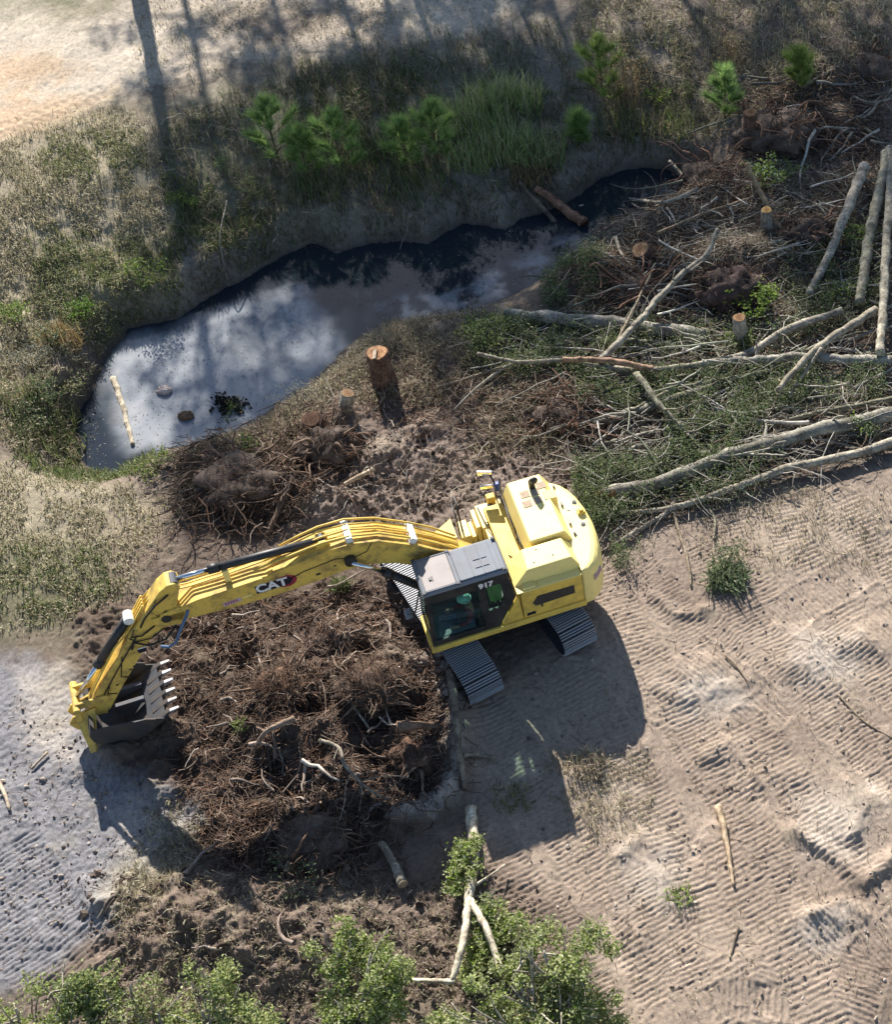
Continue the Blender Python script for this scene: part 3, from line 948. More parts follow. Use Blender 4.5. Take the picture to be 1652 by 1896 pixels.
for y0, y1 in ((-1.35, -.15), (-.05, .42)):
    mb.tube([(-.975, y0, 1.9), (-.965, y0, 2.30), (-.965, y1, 2.30), (-.975, y1, 1.9)], .016, 6)
    mb.tube([(-.965, y0, 2.1), (-.965, y1, 2.1)], .012, 6)
part(mb, 'handrail', M_BLACK, 0, None, True)
mb = MB()
mb.tube([(.06, -1.20, 1.6), (.06, -1.22, 2.2), (.03, -1.60, 2.35), (.02, -1.66, 1.62)], .02, 7)
mb.tube([(.14, -1.10, 1.6), (.14, -1.12, 2.15), (.14, -1.56, 2.2)], .018, 7)
part(mb, 'step_rail', M_BLACK, 0, None, True)
mr = part(MB().tube([(-.90, -1.62, 1.88), (-.92, -1.64, 2.42), (-.86, -1.80, 2.55)], .022, 8).tube([(-1.02, -1.60, 1.88), (-1.05, -1.62, 2.5)], .02, 8), 'mirror_mast', M_BLACK, 0, None, True)
part(MB().box(-1.02, -.90, -1.66, -1.54, 2.16, 2.40), 'blue_light', M_BLUE, .02, mr)
part(MB().hexa([(-.60, -1.88, 2.50), (-.92, -1.74, 2.50), (-.95, -1.80, 2.50), (-.63, -1.94, 2.50)], [(-.60, -1.88, 2.62), (-.92, -1.74, 2.62), (-.95, -1.80, 2.62), (-.63, -1.94, 2.62)]), 'mirror', M_CHROME, .01, mr)
part(MB().hexa([(-.58, -1.66, 2.26), (-.86, -1.60, 2.26), (-.87, -1.65, 2.26), (-.60, -1.71, 2.26)], [(-.58, -1.66, 2.36), (-.86, -1.60, 2.36), (-.87, -1.65, 2.36), (-.60, -1.71, 2.36)]), 'mirror', M_CHROME, .01, mr)
part(MB().box(-.86, -.66, -1.66, -1.48, 1.9, 2.08), 'work_light', M_YEL, .03, mr)
part(MB().box(-.66, -.60, -.80, -.10, 1.2, 1.7), 'valve_block', M_STEEL, .02)

# cab
cab = MB().box(.0, 1.47, .42, 1.30, 1.14, 1.30)
cab.prism_xz([(1.50, 1.17), (1.48, 1.33), (.30, 1.33), (.30, 1.17)], 1.31, 1.38)
cab.prism_xz([(.30, 1.17), (.30, 1.80), (-.08, 1.80), (-.36, 1.82), (-.01, 1.17)], 1.31, 1.38)
cab.prism_xz([(-.08, 1.803), (-.25, 2.2), (-.20, 2.60), (-.40, 2.60), (-.47, 2.02), (-.36, 1.823)], 1.31, 1.38)
cab.prism_xz([(.30, 1.803), (.30, 2.597), (.15, 2.597), (.15, 1.803)], 1.31, 1.38)
cab.prism_xz([(1.497, 1.333), (1.42, 2.597), (1.33, 2.597), (1.40, 1.333)], 1.31, 1.38)
cab.prism_xz([(1.43, 2.60), (1.40, 2.90), (-.34, 2.90), (-.40, 2.60)], 1.30, 1.375)
for y0, y1 in ((.40, .46),):
    cab.prism_xz([(1.50, 1.17), (1.46, 1.75), (-.35, 1.75), (-.2, 1.17)], y0, y1)
    cab.prism_xz([(1.46, 1.753), (1.42, 2.597), (1.34, 2.597), (1.38, 1.753)], y0, y1)
    cab.prism_xz([(-.30, 1.753), (-.34, 2.597), (-.42, 2.597), (-.40, 1.753)], y0, y1)
    cab.prism_xz([(1.43, 2.60), (1.40, 2.90), (-.34, 2.90), (-.40, 2.60)], y0, y1)
cab.box(1.36, 1.42, .462, 1.308, 2.70, 2.90)
cab.box(-.40, -.33, .462, 1.308, 1.30, 1.85).box(-.42, -.36, .462, 1.308, 2.62, 2.90)
cab.box(1.42, 1.49, .462, 1.308, 1.30, 1.42)
cabo = part(cab, 'cab_frame', M_BLACK, .012)
part(MB().prism_xz([(1.398, 1.335), (1.328, 2.596), (.302, 2.596), (.302, 1.335)], 1.340, 1.350), 'door_glass', M_GLASS, 0, cabo)
part(MB().prism_xz([(.148, 1.805), (.148, 2.596), (-.198, 2.596), (-.247, 2.2), (-.078, 1.805)], 1.340, 1.350), 'rear_side_glass', M_GLASS, 0, cabo)
part(MB().prism_xz([(1.378, 1.755), (1.338, 2.596), (-.338, 2.596), (-.298, 1.755)], .425, .435), 'right_glass', M_GLASS, 0, cabo)
part(MB().hexa([(1.475, .463, 1.43), (1.475, 1.307, 1.43), (1.465, 1.307, 1.43), (1.465, .463, 1.43)], [(1.40, .463, 2.70), (1.40, 1.307, 2.70), (1.39, 1.307, 2.70), (1.39, .463, 2.70)]), 'windscreen', M_GLASS, 0, cabo)
part(MB().box(-.39, -.38, .463, 1.307, 1.86, 2.61), 'rear_glass', M_GLASS, 0, cabo)
part(MB().tube([(.33, 1.392, 1.55), (.33, 1.43, 1.6), (.33, 1.43, 2.2), (.33, 1.392, 2.25)], .014, 7), 'grab_rail', M_BLACK, 0, cabo, True)
part(MB().tube([(1.2, 1.30, 1.9), (.85, 1.30, 1.55)], .012, 5).tube([(1.1, 1.32, 2.05), (.5, 1.32, 1.6)], .008, 5), 'wiper', M_RUB, 0, cabo)
roof = part(MB().hexa([(1.46, .36, 2.90), (1.46, 1.40, 2.90), (-.40, 1.40, 2.90), (-.40, .36, 2.90)], [(1.42, .40, 2.965), (1.42, 1.36, 2.965), (-.37, 1.36, 2.965), (-.37, .40, 2.965)]), 'cab_roof', M_GREY, .02)
part(MB().box(-.30, .62, .45, 1.31, 2.965, 2.995), 'roof_panel', M_GREY, .014, roof)
g = MB()
for x in (.60, .30, .06, -.2):
    g.box(x - .014, x + .014, .46, 1.30, 2.994, 3.006)
g.box(-.08, .22, .86, .88, 2.994, 3.008).box(-.08, .22, 1.08, 1.10, 2.994, 3.008)
part(g, 'roof_rib', M_GREY, .004, roof)
part(MB().box(.70, 1.36, .45, 1.31, 2.965, 2.99), 'roof_hatch', M_HATCH, .012, roof)
g = MB()
for b in ((.655, .695, .42, 1.34), (1.365, 1.395, .42, 1.34), (.70, 1.36, .415, .445), (.70, 1.36, 1.315, 1.345)):
    g.box(*b, 2.964, 3.0)
part(g, 'hatch_frame', M_GREY, .008, roof)
part(MB().box(1.16, 1.22, .98, 1.06, 2.989, 3.01).box(1.13, 1.15, .95, 1.09, 2.989, 3.0), 'hatch_latch', M_BLACK, .004, roof)
for x, y in ((1.40, .41), (.67, .42), (.67, 1.34), (-.34, .43), (-.34, 1.33), (1.40, 1.35)):
    part(MB().box(x - .04, x + .04, y - .04, y + .04, 2.964, 3.012), 'roof_clip', M_STEEL, .012, roof)
part(MB().box(.15, .68, .74, 1.24, 1.20, 1.30).box(.14, .26, .74, 1.24, 1.30, 1.85).box(.16, .25, .86, 1.12, 1.85, 2.05), 'operator_seat', M_SEAT, .05)
g = MB().box(.15, .85, .50, .60, 1.55, 1.80).box(.15, .85, 1.14, 1.23, 1.50, 1.74)
g.tube([(.78, 1.18, 1.74), (.82, 1.17, 1.92)], .022, 7).tube([(.78, .55, 1.80), (.82, .56, 1.97)], .022, 7)
g.box(1.25, 1.38, .50, .64, 1.3, 2.1)
part(g, 'control_console', M_SEAT, .02)
part(MB().box(.5, 1.44, .47, 1.29, 1.302, 1.325), 'cab_floor', M_GREY, .0)
part(MB().tube([(1.42, 1.0, 2.86), (1.65, .95, 2.0), (1.78, .80, 1.80)], .016, 6), 'mirror_arm', M_BLACK, 0, None, True)
part(MB().hexa([(1.70, .55, 1.62), (1.70, .80, 1.62), (1.88, .82, 1.62), (1.88, .57, 1.62)][::-1], [(1.72, .58, 1.76), (1.72, .78, 1.76), (1.86, .80, 1.76), (1.86, .60, 1.76)][::-1]), 'mirror', M_GREY, .03)


def text(name, s, size, loc, rot, mat, parent, off=.0, ext=.003, label=None):
    cu = bpy.data.curves.new(name, 'FONT')
    cu.body, cu.size, cu.extrude, cu.offset = s, size, ext, off
    cu.align_x = 'CENTER'
    cu.align_y = 'CENTER'
    o = bpy.data.objects.new(name, cu)
    COL.objects.link(o)
    cu.materials.append(mat)
    me = bpy.data.meshes.new_from_object(o)
    bpy.data.objects.remove(o)
    me.name = name
    o = bpy.data.objects.new(name, me)
    COL.objects.link(o)
    me.materials.clear()
    me.materials.append(mat)
    o.parent = parent
    o.matrix_basis = Matrix.Translation(loc) @ rot
    return o


NEAR = Matrix(((-1, 0, 0, 0), (0, 0, 1, 0), (0, 1, 0, 0), (0, 0, 0, 1)))
text('fleet_number', '917', .21, Vector((.12, 1.379, 2.695)), NEAR, M_WHITE, cabo, .009)

# boom
YN, YF = .21, -.31
boomP = [(.12, 1.55), (.55, 1.95), (1.20, 2.48), (1.75, 2.85), (2.25, 3.06), (2.75, 3.10), (3.4, 3.02), (4.2, 2.97), (5.15, 2.98), (5.9, 3.05), (6.45, 3.14),
         (6.58, 3.26), (6.50, 3.40), (6.1, 3.47), (5.75, 3.55), (5.2, 3.58), (4.3, 3.63), (3.5, 3.78), (3.0, 3.86), (2.5, 3.86), (1.95, 3.70), (1.2, 3.20), (.5, 2.60), (-.02, 2.05), (-.05, 1.75)]
boom = part(MB().prism_xz(boomP, YF, YN), 'boom', M_YELD, .02)
mb = MB()       # weld flanges proud of the side plates
for i in range(10, len(boomP) - 1):
    (x0, z0), (x1, z1) = boomP[i], boomP[i + 1]
    if i < 13:
        continue
    mb.hexa([(x0, YF - .02, z0 - .012), (x0, YN + .02, z0 - .012), (x1, YN + .02, z1 - .012), (x1, YF - .02, z1 - .012)], [(x0, YF - .02, z0 + .012), (x0, YN + .02, z0 + .012), (x1, YN + .02, z1 + .012), (x1, YF - .02, z1 + .012)])
part(mb, 'boom_flange', M_YELD, 0, boom)
mb = MB()
for k in range(6):
    y = -.31 + k * .085
    hgt = .05 + .05 * (k % 2) + (.10 if k == 0 else 0)
    P = [(.35, 2.42 + hgt), (.8, 2.88 + hgt), (1.25, 3.26 + hgt), (1.9, 3.70 + hgt), (2.5, 3.90 + hgt), (3.05, 3.92 + hgt), (3.5 + .1 * k, 3.80 + hgt), (3.9 + .12 * k, 3.72 + hgt * .8)]
    mb.tube([(x, y + .012 * math.sin(7 * x + k * 2), z) for x, z in P], .024, 8)
pipes = part(mb, 'hydraulic_pipe', M_YEL, 0, boom, True)
for x, z in ((2.52, 3.86), (1.32, 3.28)):
    part(MB().box(-.07, .07, YF - .02, YN - .02, .0, .15), 'pipe_clamp', M_WHITE, .01, boom).location = (x, 0, z)
bpy.data.objects['pipe_clamp.001'].rotation_euler = (0, R(38) * -1, 0)
mb = MB()
for k in range(3):
    y = -.28 + k * .1
    mb.tube([(3.9 + .12 * k, y, 3.80), (4.6, y - .01, 3.74), (5.2, y, 3.70), (5.8, y - .02, 3.66), (6.15, y, 3.72), (6.4, y + .02, 3.85), (6.75, y + .03, 3.56)], .019, 6)
part(mb, 'boom_hose', M_YEL, 0, boom, True)
part(MB().tube([(5.85, -.12, 3.42), (6.0, YN + .06, 3.30), (6.25, YN + .16, 2.98), (6.42, YN + .20, 2.70), (6.60, YN + .12, 2.52), (6.75, YN + .02, 2.50)], .032, 8), 'blue_hose', M_BLUEH, 0, boom, True)
part(MB().tube([(2.1, YN + .012, 3.72), (2.25, YN + .014, 3.5), (2.55, YN + .014, 3.42), (2.9, YN + .014, 3.55), (3.6, YN + .014, 3.45), (3.9, YN + .014, 3.35)], .008, 5), 'grease_line', M_RUB, 0, boom, True)
mb = MB()
for x, z, a in ((3.32, 3.24, .05), (2.95, 3.34, .03), (3.7, 3.4, .025)):
    mb.box(x - a, x + a, YN, YN + .012, z - a * .6, z + a * .6)
part(mb, 'scraped_patch', M_GRILLE, .008, boom)
# wordmark on the boom: white letters over a dark block with a red badge
bw = .012
part(MB().prism_xz([(4.60, 3.19), (4.60, 3.43), (3.98, 3.44), (3.98, 3.20)], YN, YN + .004), 'logo_backing', M_DECAL, 0, boom)
part(MB().prism_xz([(4.10, 3.17), (4.10, 3.47), (3.92, 3.50), (3.78, 3.42), (3.74, 3.32), (3.80, 3.20), (3.92, 3.13)], YN, YN + .003), 'logo_badge', M_RED, 0, boom)
part(MB().prism_xz([(4.0, 3.20), (4.0, 3.45), (3.90, 3.45), (3.83, 3.34), (3.90, 3.21)], YN + .003, YN + .005), 'logo_backing', M_DECAL, 0, boom)
text('logo_letters', 'CAT', .33, Vector((4.27, YN + .006, 3.315)), NEAR, M_WHITE, boom, .012, .002)
part(MB().prism_xz([(5.30, 3.10), (5.30, 3.22), (4.93, 3.24), (4.93, 3.13)], YN, YN + .004), 'model_label', M_PINKL, 0, boom)
mb = MB()
for k in range(5):
    mb.box(5.23 - k * .055, 5.26 - k * .055, YN + .004, YN + .006, 3.13 + k * .004, 3.20 + k * .004)
part(mb, 'label_mark', M_RED, 0, boom)
part(MB().box(4.70, 4.90, YN, YN + .012, 3.19, 3.24), 'wear_pad', M_YEL_SUN, .004, boom)
mb = MB().tube([(2.62, YF - .05, 3.42), (2.62, YN + .13, 3.42)], .125, 18)
part(mb, 'boom_pin', M_BLACK, .01, boom)
# lift cylinders
for y in (.34, -.44):
    c = part(MB().tube([(1.05, y, 1.62), (1.98, y, 2.80)], .095, 16).tube([(1.90, y, 2.70), (2.02, y, 2.85)], .11, 16), 'lift_cylinder', M_BLACK, 0, None, True)
    part(MB().tube([(2.0, y, 2.82), (2.60, y, 3.42)], .05, 12), 'rod', M_CHROME, 0, c, True)
# stick cylinder
c = part(MB().tube([(3.15, -.06, 3.93), (5.22, -.06, 4.02)], .085, 16).tube([(5.12, -.06, 4.015), (5.34, -.06, 4.025)], .105, 16).tube([(3.05, -.16, 3.92), (3.05, .04, 3.92)], .10, 14), 'stick_cylinder', M_BLACK, 0, None, True)
part(MB().tube([(5.3, -.06, 4.024), (6.02, -.06, 4.03)], .055, 12), 'rod', M_CHROME, 0, c, True)
part(MB().tube([(6.04, -.2, 4.03), (6.04, .08, 4.03)], .10, 14), 'rod_eye', M_STEEL, 0, c)
part(MB().prism_xz([(2.85, 3.78), (3.25, 3.78), (3.12, 4.02), (2.98, 4.02)], -.20, -.165).prism_xz([(2.85, 3.78), (3.25, 3.78), (3.12, 4.02), (2.98, 4.02)], .045, .08), 'cylinder_bracket', M_YEL, .008, boom)
part(MB().box(4.98, 5.10, -.17, .05, 3.62, 3.95), 'hose_guard', M_YEL_SUN, .01, boom)
# stick
SN, SF = .15, -.25
stickP = [(6.02, 4.12), (5.92, 4.0), (5.99, 3.86), (6.14, 3.45), (6.27, 3.08), (6.44, 2.97), (6.78, 2.82), (7.22, 2.29), (7.80, 1.54), (8.25, .92), (8.42, .84), (8.60, .92),
          (8.62, 1.12), (8.28, 1.60), (7.80, 2.22), (7.38, 2.76), (7.18, 3.06), (7.0, 3.22), (6.64, 3.66), (6.34, 4.0), (6.16, 4.12)]
stick = part(MB().prism_xz(stickP, SF, SN), 'stick', M_YELD, .022)
part(MB().tube([(6.42, SF - .09, 3.26), (6.42, SN + .09, 3.26)], .10, 16), 'pivot_pin', M_BLACK, .01, stick)
part(MB().prism_xz([(6.02, 3.34), (6.7, 3.34), (6.62, 3.05), (6.2, 2.98)], SN + .012, SN + .06).prism_xz([(6.02, 3.34), (6.7, 3.34), (6.62, 3.05), (6.2, 2.98)], SF - .06, SF - .012), 'boom_fork', M_YELD, .01, boom)
mb = MB()
for k in range(4):
    y = -.22 + k * .09
    mb.tube([(6.75, y, 3.66), (7.06, y, 3.24), (7.32, y, 2.94), (7.62, y, 2.66), (7.95, y, 2.20), (8.30, y + .01, 1.72), (8.45, y + .02, 1.5)], .022, 7)
part(mb, 'hydraulic_pipe', M_YEL, 0, stick, True)
mb = MB()
mb.tube([(6.7, SN + .02, 3.10), (7.0, SN + .04, 2.94), (7.2, SN + .03, 2.98), (7.1, SN + .02, 3.15)], .017, 6)
mb.tube([(6.55, SN + .02, 2.95), (6.85, SN + .05, 2.80), (7.15, SN + .03, 2.80), (7.25, SN + .02, 2.95)], .014, 6)
mb.tube([(6.45, SN + .02, 3.85), (6.65, SN + .03, 3.55), (6.55, SN + .02, 3.35), (6.35, SN + .02, 3.45)], .009, 5)
mb.tube([(6.2, SN + .03, 3.9), (6.5, SN + .07, 3.75), (6.8, SN + .06, 3.45), (6.95, SN + .04, 3.2)], .02, 6)
mb.tube([(6.3, SN + .08, 3.0), (6.6, SN + .12, 2.72), (6.95, SN + .10, 2.66), (7.2, SN + .03, 2.8), (7.3, SN + .02, 2.6)], .024, 6)
mb.tube([(7.1, SN + .02, 2.95), (7.45, SN + .03, 2.5), (7.9, SN + .03, 1.9), (8.3, SN + .03, 1.35)], .015, 5)
mb.tube([(7.55, SN + .012, 2.45), (7.75, SN + .02, 1.85), (7.58, SN + .012, 1.75)], .012, 5)
mb.tube([(8.0, SN + .012, 1.75), (8.15, SN + .02, 1.45), (7.98, SN + .012, 1.35)], .012, 5)
part(mb, 'hose', M_RUB, 0, stick, True)
part(MB().box(7.05, 7.22, SN, SN + .008, 2.40, 2.52), 'data_plate', M_DECAL, .002, stick)
part(MB().box(7.04, 7.21, SN, SN + .009, 2.525, 2.55), 'data_plate_strip', M_WHITE, 0, stick)
mb = MB()
for x, z in ((7.42, 2.05), (7.52, 1.98), (6.95, 2.62), (7.9, 1.62)):
    mb.box(x - .03, x + .03, SN, SN + .01, z - .02, z + .02)
part(mb, 'lug', M_BLACK, .004, stick)
# bucket cylinder
c = part(MB().tube([(7.16, -.05, 3.30), (8.06, -.05, 2.22)], .095, 16).tube([(7.98, -.05, 2.31), (8.10, -.05, 2.17)], .105, 16), 'bucket_cylinder', M_BLACK, 0, None, True)
part(MB().tube([(8.06, -.05, 2.22), (8.78, -.05, 1.38)], .05, 12), 'rod', M_CHROME, 0, c, True)
part(MB().tube([(7.12, -.17, 3.34), (7.12, .07, 3.34)], .10, 14), 'rod_eye', M_WHITE, 0, c)
for y0, y1 in ((SF - .075, SF - .015), (SN + .015, SN + .075)):
    part(MB().prism_xz([(8.82, 1.46), (8.88, 1.36), (8.80, 1.28), (8.20, 1.30), (8.12, 1.38), (8.20, 1.46)], y0, y1), 'guide_link', M_YELD, .01, stick)
    part(MB().prism_xz([(8.76, 1.42), (8.88, 1.42), (8.96, .80), (8.84, .80)], y0 - (.08 if y0 < 0 else -.08), y1 - (.08 if y0 < 0 else -.08)), 'power_link', M_YELD, .01, stick)
part(MB().tube([(8.82, SF - .2, 1.37), (8.82, SN + .2, 1.37)], .075, 12), 'link_pin', M_YELD, .008, stick)
# bucket
BN, BF = .68, -.78
outer = [(7.22, .74), (7.55, .52), (7.88, .36), (8.15, .29), (8.42, .34), (8.62, .48), (8.74, .70), (8.76, .92), (8.68, 1.08)]
inner = [(7.24, .78), (7.57, .57), (7.90, .42), (8.15, .35), (8.38, .39), (8.56, .52), (8.66, .72), (8.68, .92), (8.62, 1.02)]
mb = MB()
for i in range(len(outer) - 1):
    mb.prism_xz([outer[i], outer[i + 1], inner[i + 1], inner[i]], BF, BN)
bk = part(mb, 'bucket', M_BKT, 0)
for y0, y1 in ((BF - .032, BF - .001), (BN + .001, BN + .032)):
    part(MB().prism_xz(outer + [(8.40, 1.06), (8.0, .98), (7.55, .90)], y0, y1), 'side_plate', M_BKT, .006, bk)
    part(MB().prism_xz([(7.5, .62), (7.42, .86), (7.60, .96), (7.95, 1.0), (7.95, .9), (7.62, .80)], y0 + (.034 if y0 > 0 else -.034), y1 + (.034 if y0 > 0 else -.034)), 'side_cutter', M_BKT, .006, bk)
part(MB().hexa([(7.20, BF, .72), (7.20, BN, .72), (7.60, BN, .49), (7.60, BF, .49)][::-1], [(7.23, BF, .80), (7.23, BN, .80), (7.63, BN, .57), (7.63, BF, .57)][::-1]), 'cutting_edge', M_STEEL, .006, bk)
for y in (-.22, .12):
    part(MB().prism_xz([(8.35, .80), (8.28, 1.00), (8.40, 1.12), (8.62, 1.12), (9.02, .98), (9.14, .80), (9.05, .55), (8.9, .5), (8.95, .75), (8.8, .9)], y - .025, y + .025), 'hinge_ear', M_YELD, .006, bk)
part(MB().hexa([(8.50, .16, 1.12), (8.92, .16, 1.02), (8.84, .76, .44), (8.74, .76, .46)], [(8.50, .20, 1.18), (8.95, .20, 1.08), (8.88, .80, .48), (8.78, .80, .50)]), 'ear_brace', M_YELD, .008, bk)
for y in (-.45, -.05):
    part(MB().hexa([(7.60, y - .05, .60), (7.60, y + .05, .60), (8.25, y + .05, .45), (8.25, y - .05, .45)][::-1], [(7.60, y - .05, .72), (7.60, y + .05, .72), (8.20, y + .05, .72), (8.20, y - .05, .72)][::-1]), 'wear_bar', M_STEEL, .01, bk)
tm = None
for k in range(6):
    y = BF + .08 + k * (BN - BF - .16) / 5
    ad = MB().hexa([(7.52, y - .075, .50), (7.52, y + .075, .50), (7.18, y + .06, .70), (7.18, y - .06, .70)], [(7.50, y - .07, .66), (7.50, y + .07, .66), (7.12, y + .05, .86), (7.12, y - .05, .86)])
    ao = part(ad, 'tooth_adapter', M_BKT, .008, bk)
    part(MB().hexa([(7.16, y - .045, .71), (7.16, y + .045, .71), (6.94, y + .03, .845), (6.94, y - .03, .845)], [(7.12, y - .042, .845), (7.12, y + .042, .845), (6.92, y + .028, .868), (6.92, y - .028, .868)]), 'tooth', M_TOOTH, .006, bk)

# ------------------------------------------------------------------ the operator and the jacket in the cab


def xl(x, y, z):
    p = EX.matrix_basis @ Vector((x, y, z))
    return p


EXM = Matrix.Translation((0, 0, -.03)) @ Matrix.Rotation(YAW, 4, 'Z')


def skin(name, verts, edges, radii, mat, parent, root=0, lev=1):
    me = bpy.data.meshes.new(name)
    me.from_pydata(verts, edges, [])
    o = link(name, me, mat, parent)
    o.modifiers.new('skin', 'SKIN')
    lay = me.skin_vertices[0].data
    for i, r in enumerate(radii):
        lay[i].radius = (r, r) if not isinstance(r, tuple) else r
    lay[root].use_root = True
    if lev:
        m = o.modifiers.new('sub', 'SUBSURF')
        m.levels = m.render_levels = lev
    for p in me.polygons:
        p.use_smooth = True
    return o


M_SKIN = mat_plain('skin', (.42, .25, .18), .55)
M_JEAN = mat_plain('blue_denim', (.05, .09, .19), .85)
M_SHIRT = mat_plain('dark_red_shirt', (.20, .022, .03), .85)
M_HAT = mat_plain('pale_green_hard_hat', (.36, .66, .58), .35)
M_HIVIS = mat_plain('hi_vis_cloth', (.24, .40, .10), .75)
per_ = link('person', None, label='operator seated in the cab wearing a pale green hard hat, red shirt and jeans', cat='person')
per_.matrix_basis = EXM @ Matrix.Translation((.50, 1.02, 1.30))
# origin: seat top; x forward, y left
bv = [(0, 0, .08), (.0, 0, .24), (.02, 0, .42), (.03, 0, .52), (.05, 0, .60), (.08, 0, .70),
      (.10, .10, .07), (.46, .13, .10), (.52, .13, -.26), (.62, .13, -.30),
      (.10, -.10, .07), (.46, -.13, .10), (.52, -.13, -.26), (.62, -.13, -.30),
      (.03, .19, .46), (.12, .25, .22), (.36, .24, .16), (.45, .23, .17),
      (.03, -.19, .46), (.12, -.25, .22), (.36, -.24, .20), (.45, -.23, .22)]
be = [(0, 1), (1, 2), (2, 3), (3, 4), (4, 5), (0, 6), (6, 7), (7, 8), (8, 9), (0, 10), (10, 11), (11, 12), (12, 13), (2, 14), (14, 15), (15, 16), (16, 17), (2, 18), (18, 19), (19, 20), (20, 21)]
br = [.13, .12, .125, .05, .06, .095, .085, .065, .05, .045, .085, .065, .05, .045, .06, .048, .034, .034, .06, .048, .034, .034]
for sy, w0 in ((1, 17), (-1, 21)):
    bx_, by_, bz_ = bv[w0]
    for k in range(5):
        if k == 0:
            pts = [(bx_ + .0, by_ - sy * .035, bz_ + .0), (bx_ + .03, by_ - sy * .055, bz_ - .01), (bx_ + .055, by_ - sy * .05, bz_ - .02)]
        else:
            o_ = sy * (-.03 + .02 * k)
            ln = (.045, .055, .052, .042)[k - 1]
            pts = [(bx_ + .04, by_ + o_, bz_ + .012), (bx_ + .04 + ln * .7, by_ + o_, bz_ + .002), (bx_ + .04 + ln * .8, by_ + o_, bz_ - .03)]
        prev = w0
        for q, p in enumerate(pts):
            bv.append(p)
            br.append(.011 - .0015 * q)
            be.append((prev, len(bv) - 1))
            prev = len(bv) - 1
body = skin('body', bv, be, br, M_SKIN, per_)
# face
hd = MB()
hd.add([(.165, 0, .70), (.20, .0, .675), (.165, .018, .672), (.165, -.018, .672)], [(0, 2, 1), (0, 1, 3), (1, 2, 3)])
part(hd, 'nose', M_SKIN, 0, per_)
for sy in (1, -1):
    bm = bmesh.new()
    bmesh.ops.create_uvsphere(bm, u_segments=8, v_segments=6, radius=.012)
    me = bpy.data.meshes.new('eye')
    bm.to_mesh(me)
    bm.free()
    link('eye', me, M_DECAL, per_, (.165, sy * .033, .712))
part(MB().box(.150, .168, -.022, .022, .638, .645), 'mouth', M_SHIRT, 0, per_)
sv = [(v[0], v[1], v[2]) for v in bv[:3]] + [bv[3], bv[14], bv[15], bv[18], bv[19]]
skin('shirt', [(0, 0, .06), (0, 0, .24), (.02, 0, .42), (.03, 0, .50), bv[14], bv[15], bv[16], bv[18], bv[19], bv[20]], [(0, 1), (1, 2), (2, 3), (2, 4), (4, 5), (5, 6), (2, 7), (7, 8), (8, 9)], [.145, .14, .145, .07, .075, .062, .045, .075, .062, .045], M_SHIRT, per_)
skin('jeans', [(0, 0, .08), bv[6], bv[7], bv[8], bv[10], bv[11], bv[12]], [(0, 1), (1, 2), (2, 3), (0, 4), (4, 5), (5, 6)], [.145, .098, .08, .066, .098, .08, .066], M_JEAN, per_)
bm = bmesh.new()
bmesh.ops.create_uvsphere(bm, u_segments=18, v_segments=12, radius=.125)
for v in bm.verts:
    if v.co.z < -.005:
        v.co.z = -.005
    v.co.x *= 1.12
bmesh.ops.create_cone(bm, cap_ends=True, segments=18, radius1=.165, radius2=.15, depth=.014)
me = bpy.data.meshes.new('hard_hat')
bm.to_mesh(me)
bm.free()
for p in me.polygons:
    p.use_smooth = True
link('hard_hat', me, M_HAT, per_, (.09, 0, .755))
bm = bmesh.new()
bmesh.ops.create_grid(bm, x_segments=8, y_segments=10, size=.5)
for v in bm.verts:
    x, y = v.co.x, v.co.y
    v.co = ((.30 + .06 * y) * x, .03 * math.sin(14 * x) * (1 - y) + .01 * math.sin(9 * y), .62 * y)
bmesh.ops.solidify(bm, geom=bm.faces[:], thickness=.02)
me = bpy.data.meshes.new('jacket')
bm.to_mesh(me)
bm.free()
jk = link('jacket', me, M_HIVIS, label='bright green work jacket hanging behind the rear side glass of the cab', cat='jacket')
jk.matrix_basis = EXM @ Matrix.Translation((-.06, 1.22, 2.2))


# ------------------------------------------------------------------ builders for timber and plants
def spline(P, step=.12):
    P = np.asarray(P, float)
    if len(P) == 2:
        P = np.array([P[0], P[0] * .67 + P[1] * .33, P[0] * .33 + P[1] * .67, P[1]])
    seg = np.linalg.norm(np.diff(P, axis=0), axis=1)
    n = max(4, int(seg.sum() / step))
    t = np.concatenate([[0], np.cumsum(seg)])
    q = np.linspace(0, t[-1], n)
    Q = np.concatenate([[2 * P[0] - P[1]], P, [2 * P[-1] - P[-2]]])
    out = []
    for s in q:
        i = min(max(np.searchsorted(t, s, 'right') - 1, 0), len(P) - 2)
        u = (s - t[i]) / (t[i + 1] - t[i] + 1e-9)
        a, b, c, d = Q[i], Q[i + 1], Q[i + 2], Q[i + 3]
        out.append(.5 * ((2 * b) + (c - a) * u + (2 * a - 5 * b + 4 * c - d) * u * u + (3 * b - a - 3 * c + d) * u ** 3))
    return np.array(out), q / t[-1]


